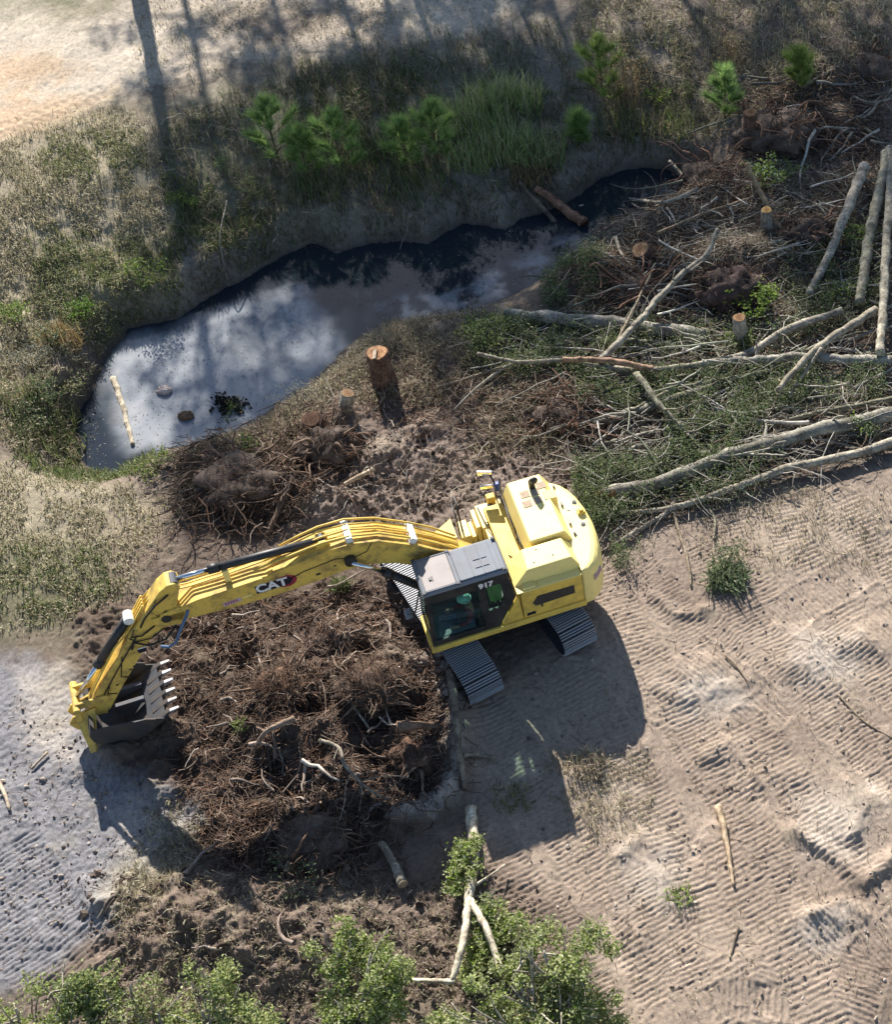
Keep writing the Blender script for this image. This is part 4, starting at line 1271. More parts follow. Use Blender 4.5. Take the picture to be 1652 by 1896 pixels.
def limb_mesh(mb, P3, r0, r1, n=9, wig=.25, col=(1, 1, 1), seed=0, lump=.09, caps=True, step=None):
    P, t = spline(P3, step or max(.07, r0 * .8))
    rg = np.random.default_rng(seed)
    k = np.cumsum(rg.normal(0, 1, (len(P), 3)), 0)
    k -= np.outer(1 - t, k[0]) + np.outer(t, k[-1])
    P = P + k * r0 * wig * .35
    r = (r0 + (r1 - r0) * t) * (1 + .07 * np.sin(t * 37 + seed) + lump * rg.normal(0, .5, len(t)) * .5)
    V, F = tube_arrays(P, np.maximum(r, .004), n, caps)
    V = V + rg.normal(0, 1, V.shape) * (r0 * lump * .35)
    c = np.ones((len(V), 3)) * np.array(col)
    c *= (1 + .05 * rg.normal(0, 1, (len(P), 1))).repeat(n, 0).clip(.6, 1.5)
    c *= np.tile(1 + .13 * rg.normal(0, 1, (n, 1)), (len(P), 1)).clip(.6, 1.4)
    pt = fbm(t * 9 + seed, t * 0 + seed * .37, 1, 3, seed % 40, .6)
    c *= (1 + .35 * pt[:, None]).repeat(n, 0).clip(.55, 1.4)
    c *= (1 + .10 * rg.normal(0, 1, (len(V), 1)))
    mb.add(V, F, c)
    return P, t


def gp(u, v, lift=0.0):
    p = G(u, v, lift)
    return (p.x, p.y, p.z)


def forks(mb, P, t, r0, n, rg, L=(.5, 1.4), up=.35, col=(1, 1, 1), rr=.38, lo=.25, hi=.97):
    for k in range(n):
        i = int(rg.uniform(lo, hi) * (len(P) - 1))
        i = min(max(i, 0), len(P) - 2)
        d = P[i + 1] - P[i]
        d /= np.linalg.norm(d) + 1e-9
        s = rg.normal(0, 1, 3)
        s[2] = abs(s[2]) * up
        s -= d * (s @ d) * .6
        s /= np.linalg.norm(s)
        l = rg.uniform(*L)
        q = [P[i]]
        dd = d * .7 + s * .8
        for m in range(3):
            dd = dd / np.linalg.norm(dd) + rg.normal(0, .28, 3)
            q.append(q[-1] + dd / np.linalg.norm(dd) * l / 3)
        q = np.array(q)
        g = H(q[:, 0], q[:, 1]) + .02
        q[:, 2] = np.maximum(q[:, 2], g)
        r = r0 * rr * rg.uniform(.5, 1.1)
        limb_mesh(mb, q, r, r * .35, 5, .3, col, int(rg.integers(1e6)), .08)


LOGN = [0]


def log(name, pts, r0, r1, label, mat=None, cat='log', group=None, nf=0, col=(1, 1, 1), face=None, twigcol=None, L=(.5, 1.4), sides=9, wig=.25, water=False):
    LOGN[0] += 1
    sd_ = LOGN[0] * 13
    rg = np.random.default_rng(sd_)
    mb = MB()
    m = len(pts)
    P3 = []
    for k, p in enumerate(pts):
        r = r0 + (r1 - r0) * k / (m - 1)
        P3.append(tuple(GW(p[0], p[1]) + Vector((0, 0, p[2]))) if water else gp(p[0], p[1], (p[2] if len(p) > 2 else 0) + r * .75))
    P, t = limb_mesh(mb, P3, r0, r1, sides, wig, col, sd_)
    # short stubs of broken side branches
    o = mb.build(name, mat or M_BARK, None, True, label=label, cat=cat, group=group)
    if nf:
        tb = MB()
        forks(tb, P, t, r0, nf, rg, L, col=twigcol or col)
        tb.build('side_branch', mat or M_BARK, o, True, kind='stuff')
    if face:
        for end, rr, on in ((0, r0, 's' in face), (-1, r1, 'e' in face)):
            if on:
                d = P[0] - P[1] if end == 0 else P[-1] - P[-2]
                d = d / np.linalg.norm(d)
                fb = MB().tube([P[end] + d * .006, P[end] + d * .02], rr * .96, 12, (1, .95, .85))
                fb.build('cut_face', M_WOOD, o)
    return o


def leaf_arrays(C, size, rg, up=.6, aspect=.55, fold=True):
    N = len(C)
    nrm = rg.normal(0, 1, (N, 3))
    nrm[:, 2] = np.abs(nrm[:, 2]) + up
    nrm /= np.linalg.norm(nrm, axis=1)[:, None]
    a = np.cross(nrm, rg.normal(0, 1, (N, 3)))
    a /= np.linalg.norm(a, axis=1)[:, None] + 1e-9
    b = np.cross(nrm, a)
    s = size * rg.uniform(.6, 1.3, (N, 1))
    V = np.stack([C - a * s * .5, C + b * s * aspect * .5 - a * s * .05, C + a * s * .5, C - b * s * aspect * .5 - a * s * .05], 1)
    if fold:
        V[:, (1, 3)] += (nrm * s * .12)[:, None, :]
    return V.reshape(-1, 3), np.arange(N * 4).reshape(N, 4)


def pick(cols, N, rg, var=.22, n=4):
    cols = np.asarray(cols, float)
    c = cols[rg.integers(0, len(cols), N)] * (1 + var * rg.normal(0, 1, (N, 1))).clip(.45, 1.7)
    return np.repeat(c, n, 0)


def clumps(centres, n, rg, hollow=.35):
    """points in ellipsoidal clumps (x,y,z,r,rz), thinned so that gaps show"""
    out = []
    tot = sum(c[3] ** 2 for c in centres)
    for (x, y, z, r, rz) in centres:
        k = int(n * r * r / tot)
        d = rg.normal(0, 1, (k * 2, 3))
        d /= np.linalg.norm(d, axis=1)[:, None]
        rad = rg.uniform(hollow ** 3, 1, (k * 2, 1)) ** (1 / 3) * (1 + .25 * rg.normal(0, 1, (k * 2, 1)))
        P = d * rad * np.array([r, r, rz])
        m = fbm(P[:, 0] * 1.0 + x * 7, P[:, 1] + P[:, 2] * 1.3 + y * 5, 2.6 / max(r, .25) ** .5, 2, int(abs(x * 13)) % 97) > -.12
        P = P[m][:k]
        out.append(P + np.array([x, y, z]))
    return np.concatenate(out)


def foliage(name, C, size, cols, rg, parent=None, up=.6, aspect=.55, **kw):
    V, F = leaf_arrays(C, size, rg, up, aspect)
    me = np_mesh(name, V, [F], pick(cols, len(C), rg))
    return link(name, me, M_LEAF, parent, **kw)


def blades(name, X, Y, L, wd, cols, rg, lean=.5, mat=None, z=None, parent=None, var=.25, **kw):
    N = len(X)
    Z = H(X, Y) if z is None else z
    L = L * rg.uniform(.5, 1.3, N)
    a = rg.uniform(0, 2 * math.pi, N)
    ln = np.abs(rg.normal(lean, lean * .5, N)).clip(0, 1.4)
    d = np.stack([np.cos(a), np.sin(a), np.zeros(N)], 1)
    s = np.stack([-np.sin(a + rg.normal(0, .5, N)), np.cos(a), np.zeros(N)], 1)
    B = np.stack([X, Y, Z - .01], 1)
    up = np.array([0, 0, 1.0])
    M = B + (d * np.sin(ln * .55)[:, None] + up * np.cos(ln * .55)[:, None]) * (L * .55)[:, None]
    T = M + (d * np.sin(ln * 1.25)[:, None] + up * np.cos(ln * 1.25)[:, None]) * (L * .5)[:, None]
    w_ = (wd * rg.uniform(.6, 1.3, N))[:, None]
    V = np.stack([B - s * w_ * .5, B + s * w_ * .5, M + s * w_ * .42, M - s * w_ * .42, T], 1).reshape(-1, 3)
    i = np.arange(N)[:, None] * 5
    Q = i + np.array([[0, 1, 2, 3]])
    T3 = i + np.array([[3, 2, 4]])
    me = np_mesh(name, V, [Q, T3], pick(cols, N, rg, var, 5))
    return link(name, me, mat or M_GRASS, parent, **kw)


def in_poly(poly, n, rg, clump=0.0, dens=None):
    P = np.array(poly, float)
    lo, hi = P.min(0), P.max(0)
    U, Vv = [], []
    got = 0
    while got < n:
        u, v = rg.uniform(lo[0], hi[0], n * 2), rg.uniform(lo[1], hi[1], n * 2)
        k = sdf(u, v, poly) + 25 * rg.normal(0, 1, n * 2) * .6 < 0
        if clump:
            k &= fbm(u, v, 1 / 45., 3, 5) + rg.normal(0, .15, n * 2) > clump
        U.append(u[k])
        Vv.append(v[k])
        got += k.sum()
    u, v = np.concatenate(U)[:n], np.concatenate(Vv)[:n]
    x, y = un(u, v, 0)
    return x, y


def dry(x, y, m=.05):
    return H(x, y) > ZW + m


def sticks(name, X, Y, rg, L, r, cols, lift=.06, curl=.5, m=5, sides=3, parent=None, mat=None, heading=None, rise=.12, **kw):
    N = len(X)
    l = rg.uniform(L[0], L[1], N) * rg.uniform(.6, 1.2, N)
    a = rg.uniform(0, 2 * math.pi, N) if heading is None else heading + rg.normal(0, .35, N)
    P = np.zeros((N, m, 3))
    P[:, 0, 0], P[:, 0, 1] = X, Y
    el = rg.normal(0, .3, N)
    zz = np.zeros((N, m))
    for k in range(1, m):
        a = a + rg.normal(0, curl, N)
        P[:, k, 0] = P[:, k - 1, 0] + np.cos(a) * l / (m - 1)
        P[:, k, 1] = P[:, k - 1, 1] + np.sin(a) * l / (m - 1)
    h0 = np.abs(rg.normal(0, lift, N))
    for k in range(m):
        zz[:, k] = H(P[:, k, 0], P[:, k, 1])
    base = .5 * zz + .5 * zz.mean(1, keepdims=True)
    P[:, :, 2] = np.maximum(base + h0[:, None] + np.linspace(-1, 1, m)[None] * (rg.normal(0, rise, N) * l)[:, None] + rg.normal(0, .015, (N, m)), zz + .005)
    R_ = rg.uniform(r[0], r[1], (N, 1)) * np.linspace(1, .4, m)[None]
    V, F = many_tubes(P, R_, sides)
    me = np_mesh(name, V, [F], pick(cols, N, rg, .3, m * sides), True)
    return link(name, me, mat or M_TWIG, parent, **kw)


rg = np.random.default_rng(3)
C_STRAW = [(.43, .37, .25), (.35, .30, .19), (.52, .47, .34), (.30, .265, .15), (.25, .235, .12)]
C_GREEN = [(.12, .17, .05), (.16, .20, .07), (.22, .23, .09), (.085, .125, .045)]
C_BROWN = [(.22, .175, .12), (.29, .23, .16), (.15, .12, .085), (.36, .30, .22), (.15, .155, .075)]
C_OAK = [(.26, .305, .10), (.34, .38, .13), (.41, .43, .19), (.18, .225, .085), (.46, .46, .28), (.31, .34, .16)]
C_DARKF = [(.10, .15, .06), (.14, .18, .08), (.19, .215, .11), (.075, .11, .05), (.26, .27, .17)]
C_LIME = [(.17, .25, .035), (.22, .30, .05), (.11, .18, .03), (.26, .30, .10)]
C_TWIG = [(.30, .24, .18), (.22, .165, .12), (.38, .32, .26), (.15, .105, .075), (.46, .42, .36)]
C_ROOT = [(.135, .09, .066), (.20, .14, .105), (.095, .064, .048), (.30, .23, .18), (.19, .11, .07), (.12, .075, .055)]

# ------------------------------------------------------------------ pines standing north of the sand (their shade and their reflection reach the picture)
PINES = [(-15.75, 29.6, 17), (-3.2, 30.5, 10), (-6.8, 31, 14.5), (-9.5, 44, 22), (-17.5, 48, 24), (-18.6, 43, 22), (-12.3, 44, 22), (-14.5, 46, 24), (-11, 50, 23), (-7.0, 45, 22), (-3.5, 48, 24), (-13.5, 56, 25), (1.5, 44, 22), (-1, 56, 25), ]


def pine_meshes(seed, hgt, tr_=.40):
    g_ = np.random.default_rng(seed)
    tr = MB()
    P, t = limb_mesh(tr, [(0, 0, -.3), (.15, .1, hgt * .4), (.1, -.1, hgt * .75), (0, 0, hgt)], tr_, .07, 10, .1, (1, 1, 1), seed, step=.5)
    cs = []
    for k in range(34):
        h = hgt * (.56 + .43 * (k / 33.) ** .9)
        a = k * 2.4 + g_.normal(0, .3)
        l = (1 - ((h / hgt - .56) / .5) ** 1.6 * .75) * hgt * .15 * g_.uniform(.6, 1.15)
        e = np.array([math.cos(a) * l, math.sin(a) * l, h + l * .25])
        limb_mesh(tr, [(0, 0, h - .3), tuple(e * np.array([.5, .5, 0]) + np.array([0, 0, h])), tuple(e)], .06, .02, 5, .2, (1, 1, 1), seed + k, step=.5)
        for q in (.55, .8, 1.0):
            cs.append((e[0] * q, e[1] * q, h + (e[2] - h) * q + .1, .75 * g_.uniform(.6, 1.1), .38))
    C = clumps(cs, 3000, g_, .2)
    V, F = leaf_arrays(C, .34, g_, .3, .35)
    return tr, np_mesh('crown', V, [F], pick([(.035, .06, .02), (.05, .08, .028), (.07, .095, .03)], len(C), g_))


_pm = [pine_meshes(1, 22.0), pine_meshes(5, 22.0, .17)]
_tm = []
for k, (x, y, h) in enumerate(PINES):
    z = float(H(x, y)[0])
    e = link('pine_tree', None, label='tall pine beyond the pale sand, known by the shadow it throws', cat='tree', group='pines beyond the sand', loc=(x, y, z), rotz=k * 1.9)
    e.scale = (h / 22.0,) * 3
    if k < 2:
        o = _pm[k][0].build('trunk', M_PINE, e, True)
        _tm.append(o.data)
    else:
        link('trunk', _tm[1], None, e)
    link('crown', _pm[min(k, 1)][1], M_LEAF, e)

# ------------------------------------------------------------------ fallen trunks and poles
GRP = 'felled trunks in the log pile'
log('log', [(934, 583, .1), (1060, 595, .12), (1165, 603, .1), (1310, 620, .02)], .17, .20, 'thick smooth grey log lying level above the parallel thinner one', col=(1.05, 1.05, 1.06), group=GRP, face='s')
log('log', [(972, 627, .05), (1150, 634, .08), (1310, 640, .05)], .085, .10, 'thinner mossy log just below the thick grey one', nf=3, col=(.9, .92, .8), group=GRP)
log('log', [(885, 655, .45), (960, 671, .42), (1040, 668, .4), (1190, 684, .36), (1370, 657, .36), (1450, 612, .4), (1560, 576, .35)], .05, .12, 'long grey trunk crossing the pile from its twiggy tip up to the right', nf=5, group=GRP, col=(1.08, 1.04, .98))
log('split_branch', [(1042, 666, .56), (1120, 668, .55), (1210, 684, .5)], .07, .09, 'torn branch stripped to reddish wood along the long grey trunk', M_WOOD, 'branch', col=(.8, .62, .55))
log('log', [(1300, 672, .32), (1400, 667, .32), (1500, 662, .3), (1650, 668, .2)], .10, .15, 'pale log running to the right edge below the forked pale limb', group=GRP, nf=2, face='e')
log('branch', [(1178, 692, .55), (1222, 752, .45), (1285, 815, .25)], .10, .06, 'broken mossy limb hanging down from the torn reddish break', cat='branch', col=(.75, .76, .66), nf=3)
log('branch', [(1170, 760, .3), (1260, 720, .3), (1420, 690, .2)], .05, .08, 'dark bough half hidden in the green slash', cat='branch', nf=5, col=(.6, .6, .5))
o = log('log', [(1440, 722, .65), (1500, 658, .6), (1560, 612, .5), (1622, 574, .4)], .07, .12, 'pale forked limb propped across the right end of the pile', group=GRP, col=(1.15, 1.08, .96))
tb = MB()
limb_mesh(tb, [gp(1520, 645, .7), gp(1490, 690, .55), gp(1462, 735, .4)], .06, .03, 7, .2, (1.1, 1, .9), 5)
limb_mesh(tb, [gp(1500, 658, .7), gp(1452, 705, .5), gp(1440, 700, .3)], .04, .02, 6, .2, (1.2, 1, .8), 6)
tb.build('fork', M_BARK, o, True)
log('log', [(1102, 785, .12), (1160, 765, .15), (1210, 752, .15), (1330, 715, .1)], .12, .12, 'grey bark log with its blunt end above the bare dirt', group=GRP, col=(.8, .8, .74), face='s')
log('log', [(1112, 826, .08), (1160, 812, .1), (1225, 799, .1)], .07, .09, 'short grey log under the blunt ended one', group=GRP, col=(.8, .8, .74))
log('pole', [(1043, 874, .05), (1120, 842, .12), (1240, 813, .1)], .045, .07, 'slim clean pole whose tip reaches the engine hood', cat='pole', group=GRP, col=(1.1, 1.06, 1.0))
log('log', [(1118, 914, .12), (1230, 893, .15), (1350, 843, .2), (1480, 806, .22), (1590, 781, .22), (1680, 757, .2)], .16, .19, 'big ridged log with a torn red butt beside the counterweight', group=GRP, nf=5, col=(.92, .92, .88))
log('butt', [(1098, 919, .10), (1140, 911, .14)], .10, .17, 'torn red brown butt end of the big ridged log', M_WOOD, 'log', col=(.42, .22, .13))
log('log', [(1142, 951, .06), (1240, 941, .1), (1330, 915, .12), (1450, 872, .14), (1560, 847, .14), (1690, 805, .14)], .06, .13, 'long straight light trunk along the lower edge of the pile', group=GRP, nf=3, col=(1.08, 1.04, .96))
log('pole', [(1118, 1020, .03), (1190, 976, .05), (1240, 947, .08)], .04, .06, 'crooked pole between the counterweight and the long light trunk', cat='pole', col=(1.05, 1.02, .96))
log('branch', [(1240, 893, .12), (1250, 960, .06), (1272, 1030, .03), (1280, 1085, .02)], .045, .03, 'bent brown branch pointing down onto the tracked sand', cat='branch', col=(.95, .82, .68))
log('log', [(1498, 545, .3), (1545, 450, .35), (1602, 308, .3)], .10, .17, 'leaning grey log, left of the three upright ones by the right edge', group=GRP, col=(1.05, 1.02, 1.0))
log('log', [(1592, 562, .25), (1606, 455, .3), (1642, 285, .25)], .15, .18, 'rough mossy trunk in the middle of the three upright ones', group=GRP, col=(.9, .9, .8))
log('log', [(1630, 655, .45), (1640, 500, .45), (1648, 275, .4)], .12, .13, 'clean pale trunk nearest the right edge, rightmost of the three upright ones', group=GRP, col=(1.15, 1.12, 1.04), face='e')
o = log('dead_branch', [(1110, 668, .5), (1190, 590, .6), (1258, 512, .75), (1305, 473, .75), (1330, 425, .7)], .10, .07, 'bare silver dead branch slanting across the root pile to a forked top', cat='branch', col=(.95, .9, .84), nf=6, L=(.3, .8))
tb = MB()
limb_mesh(tb, [gp(1290, 488, .8), gp(1312, 480, .82), gp(1338, 482, .8)], .05, .02, 6, .3, (.95, .9, .84), 8)
limb_mesh(tb, [gp(1140, 640, .55), gp(1190, 540, .6), gp(1214, 488, .6)], .05, .03, 6, .3, (.9, .8, .68), 9)
tb.build('fork', M_BARK, o, True)
log('board', [(1218, 432, .25), (1300, 397, .3), (1395, 365, .3)], .05, .03, 'thin pale split pole lying above the forked dead branch', M_WOOD, 'pole', col=(.95, .85, .7))
log('split_stake', [(1382, 303, .85), (1402, 345, .5), (1424, 388, .1)], .06, .085, 'splintered tan stake standing among lime green leaves', M_WOOD, 'stake', col=(.75, .66, .52))
log('branch', [(1072, 382, .18), (1150, 368, .2), (1230, 374, .18), (1292, 350, .2)], .035, .06, 'bleached bough bridging the narrow dark end of the creek', cat='branch', nf=3, col=(1.1, 1.05, .98))
log('driftwood', [(992, 348, .25), (1035, 378, .3), (1082, 412, .2)], .11, .17, 'thick brown rotten log sliding down the bank into the creek', M_PINE, 'log', col=(1.7, 1.5, 1.3))
log('driftwood', [(962, 338, .2), (1005, 385, .3), (1040, 428, .2)], .06, .08, 'thin dark pole beside the thick rotten log on the bank', cat='pole', col=(.62, .55, .48))
log('stick', [(1240, 298, .5), (1258, 318, .4), (1272, 335, .2)], .05, .06, 'short pale post sticking out of the bank above the creek end', cat='stick', col=(1, .95, .86))
log('branch', [(1420, 790, .2), (1500, 766, .25), (1580, 750, .25), (1680, 732, .2)], .05, .08, 'mossy bough lying above the big ridged log', cat='branch', nf=6, col=(.85, .87, .72))
log('branch', [(1100, 432, .2), (1050, 510, .2), (1010, 560, .1)], .03, .02, 'thin bare rod slanting from the brush over the creek corner', cat='branch', col=(.9, .8, .7), nf=2)
log('branch', [(1140, 440, .25), (1150, 470, .2), (1172, 496, .15)], .05, .04, 'short grey forked stub beside the pale broken stump', cat='branch', col=(1, .95, .9))
log('branch', [(1235, 385, .3), (1245, 400, .25), (1252, 415, .2)], .035, .03, 'tiny bright splinter above the thin pale split pole', M_WOOD, 'stick')
log('branch', [(1380, 330, .2), (1480, 300, .25), (1590, 390, .3), (1600, 420, .2)], .02, .015, 'wiry twig looping over the left upright log', cat='twig', col=(.8, .76, .68))
log('branch', [(1255, 895, .08), (1320, 950, .05), (1322, 1000, .06)], .035, .03, 'thin green grey stem leading into the uprooted sapling', cat='branch', col=(.8, .8, .7))
log('birch_pole', [(210, 702, .03), (228, 760, .06), (246, 825, .02)], .085, .055, 'white banded pole lying half sunk in the left of the pool', cat='pole', col=(2.1, 1.95, 1.7), water=True)
log('branch', [(800, 722, .1), (930, 682, .15), (985, 668, .25)], .035, .05, 'dark bough reaching from the pile towards the tall stump', cat='branch', col=(.75, .65, .55), nf=3)
log('branch', [(840, 760, .1), (880, 722, .15), (945, 676, .2), (1010, 668, .3)], .03, .055, 'grey bough just right of the dark one, pointing at the hood', cat='branch', col=(1, .97, .9), nf=3)
log('branch', [(950, 830, .1), (985, 800, .12), (1010, 770, .1)], .025, .03, 'thin stick above the handrails of the machine', cat='stick', col=(.95, .85, .72))
log('root_limb', [(835, 1245, .12), (846, 1330, .14), (852, 1400, .1), (862, 1460, .03)], .10, .06, 'grey root following the right edge of the dirt mound', M_BARK, 'root', col=(.62, .56, .5))
log('stick', [(858, 1398, .12), (880, 1396, .1), (918, 1402, .04)], .055, .035, 'short broken grey stub crossing off the mound edge root', cat='stick', col=(.75, .7, .66))
log('log', [(705, 1560, .02), (728, 1595, .08), (746, 1636, .08)], .07, .11, 'bent weathered log end in the shade below the mound', cat='log', col=(.85, .78, .7), face='e')
log('stub', [(550, 1572, .1), (540, 1592, .12), (532, 1612, .1)], .05, .08, 'pale wood stub among the roots below the mound', cat='log', col=(1.0, .85, .7), face='e')
log('split_stick', [(1330, 1492, .03), (1348, 1560, .03), (1360, 1640, .02)], .085, .03, 'splintered blond stick lying on the tracked sand', M_WOOD, 'stick', col=(1.15, 1.05, .9))
log('stick', [(1368, 1715, .02), (1360, 1745, .02), (1352, 1775, .01)], .025, .015, 'thin dark stick below the blond splintered one', cat='stick', col=(.35, .3, .27))
log('twig', [(1552, 1285, .03), (1600, 1335, .03), (1665, 1372, .02)], .022, .015, 'long curved twig near the right edge of the sand', cat='twig', col=(.85, .72, .6))
log('twig', [(1342, 1212, .03), (1365, 1235, .03), (1384, 1262, .02)], .025, .015, 'short brown twig in the middle of the tracked sand', cat='twig', col=(.6, .48, .4))
log('stick', [(-5, 1445, .03), (8, 1470, .04), (18, 1498, .03)], .05, .03, 'white peeled stick on the grey sand by the left edge', M_WOOD, 'stick', col=(1.3, 1.3, 1.25))
log('stick', [(58, 1424, .02), (72, 1408, .04), (88, 1392, .04)], .025, .03, 'small pale stick on the grey sand below the bucket', M_WOOD, 'stick', col=(1.1, 1.1, 1.05))
log('root_limb', [(495, 990, .05), (520, 935, .12), (545, 880, .15)], .06, .09, 'stout brown root above the middle of the boom', M_ROOT, 'root', col=(.75, .7, .65))
log('split_wood', [(638, 897, .08), (662, 884, .1), (692, 868, .1)], .055, .065, 'split slab with white wood showing on the dirt heap', M_WOOD, 'log', col=(1.25, 1.2, 1.1))
log('root_limb', [(438, 860, .25), (430, 920, .2), (450, 970, .1)], .05, .03, 'pale hanging root on the dark bank below the pool', M_ROOT, 'root', col=(1.3, 1.2, 1.1))
log('root_limb', [(470, 1392, .15), (492, 1355, .18), (545, 1330, .2)], .03, .07, 'pale broken root on the left of the mound', M_ROOT, 'root', col=(1.5, 1.45, 1.35))
log('branch', [(592, 1370, .15), (628, 1385, .2), (640, 1418, .2), (680, 1460, .15), (722, 1482, .1)], .045, .02, 'zigzag grey branch lying across the mound', cat='branch', col=(.95, .88, .82), nf=6)
log('branch', [(640, 1285, .25), (665, 1320, .22), (685, 1350, .15)], .025, .03, 'straight grey stick below the green tuft on the mound', cat='stick', col=(.9, .85, .8))
log('root_limb', [(780, 1395, .2), (760, 1405, .3), (745, 1440, .2), (790, 1400, .28)], .035, .03, 'looped pale root on the right of the mound', M_ROOT, 'root', col=(1.3, 1.2, 1.1))
log('root_slab', [(735, 1345, .25), (770, 1345, .3), (815, 1345, .2)], .13, .05, 'broken brown root slab jutting from the mound', M_ROOT, 'root', col=(1.0, .85, .75))
log('branch', [(630, 1575, .05), (655, 1600, .06), (665, 1635, .05)], .03, .025, 'crooked twig left of the bent log end', cat='twig', col=(.6, .52, .45))
log('branch', [(1580, 180, .15), (1610, 190, .3), (1665, 180, .3)], .05, .03, 'pale crooked bough at the upper right edge', cat='branch', col=(1.1, 1.05, 1.0), nf=4)
log('branch', [(1625, 190, .25), (1612, 210, .2), (1598, 220, .1)], .04, .05, 'short pale stub below the crooked bough at the upper right', cat='stick', col=(1.2, 1.12, 1.05))
log('branch', [(1170, 112, .1), (1220, 135, .12), (1280, 150, .1)], .03, .025, 'thin pale stick in the dry grass on the far bank', cat='stick', col=(1.1, 1.0, .9))
log('branch', [(420, 372, .6), (408, 440, .4), (415, 490, .2), (424, 530, .1)], .025, .015, 'bare grey twig hanging over the bank above the pool', cat='twig', col=(1, .95, .9), nf=5, L=(.3, .7))

# ------------------------------------------------------------------ cut stumps and uprooted stumps


def stump(u, v, h, r, tilt, label, mat, group=None, name='tree_stump', face=(.78, .62, .52), flare=1.25, notch=False):
    b = G(u, v)
    d = np.array([tilt[0], tilt[1], 1.0])
    d /= np.linalg.norm(d)
    mb = MB()
    P = [np.array(b) + d * s for s in (-.25, .05, h * .35, h * .7, h)]
    V, F = tube_arrays(spline(P, .12)[0], np.interp(np.linspace(0, 1, len(spline(P, .12)[0])), [0, .2, .5, 1], [r * flare * 1.15, r * flare, r * 1.05, r]), 22)
    q = np.random.default_rng(int(u))
    ang = np.arange(len(V)) % 22
    V = V + (1 + .0 * V) * 0
    c = np.ones((len(V), 3)) * (1 + .15 * np.sin(ang * 2.1))[:, None]
    ctr = np.repeat(spline(P, .12)[0], 22, 0)
    V = ctr + (V - ctr) * (1 + .07 * np.sin(ang * 1.7 + u) + .05 * q.normal(0, 1, len(V)))[:, None]
    mb.add(V, F, c)
    o = mb.build(name, mat, None, True, label=label, cat='stump', group=group)
    top = np.array(b) + d * h
    ax = np.cross(d, [0, 1, 0])
    ax /= np.linalg.norm(ax)
    ay = np.cross(d, ax)
    fb = MB()
    nn_ = 26
    for rr_, col_, k0 in ((1.0, (.62, .42, .30), 0), (.93, (1.05, .92, .76), .004), (.62, (.85, .66, .50), .007), (.25, (.62, .42, .3), .009)):
        pr_ = [top + d * (.012 + k0) + (ax * math.cos(a) + ay * math.sin(a)) * r * rr_ * (1 + .06 * math.sin(3 * a + u)) for a in np.linspace(0, 2 * math.pi, nn_, endpoint=False)]
        fb.add(pr_, [tuple(range(nn_))], np.array(col_) * np.array(face))
    fb.build('cut_face', M_WOOD, o)
    if notch:
        nb_ = MB()
        s_ = ax * .55 + ay * -.6
        nb_.hexa([tuple(top + ax * (-.02) + ay * r * .95 + d * .02), tuple(top + ax * .06 + ay * r * .95 + d * .02), tuple(top + ax * .10 - ay * r * .2 + d * .02), tuple(top + ax * .0 - ay * r * .2 + d * .02)],
                 [tuple(top + ax * (-.02) + ay * r * .95 + d * .06), tuple(top + ax * .06 + ay * r * .95 + d * .05), tuple(top + ax * .10 - ay * r * .2 + d * .05), tuple(top + ax * .0 - ay * r * .2 + d * .09)])
        nb_.build('splinter_ridge', M_WOOD, o)
    return o


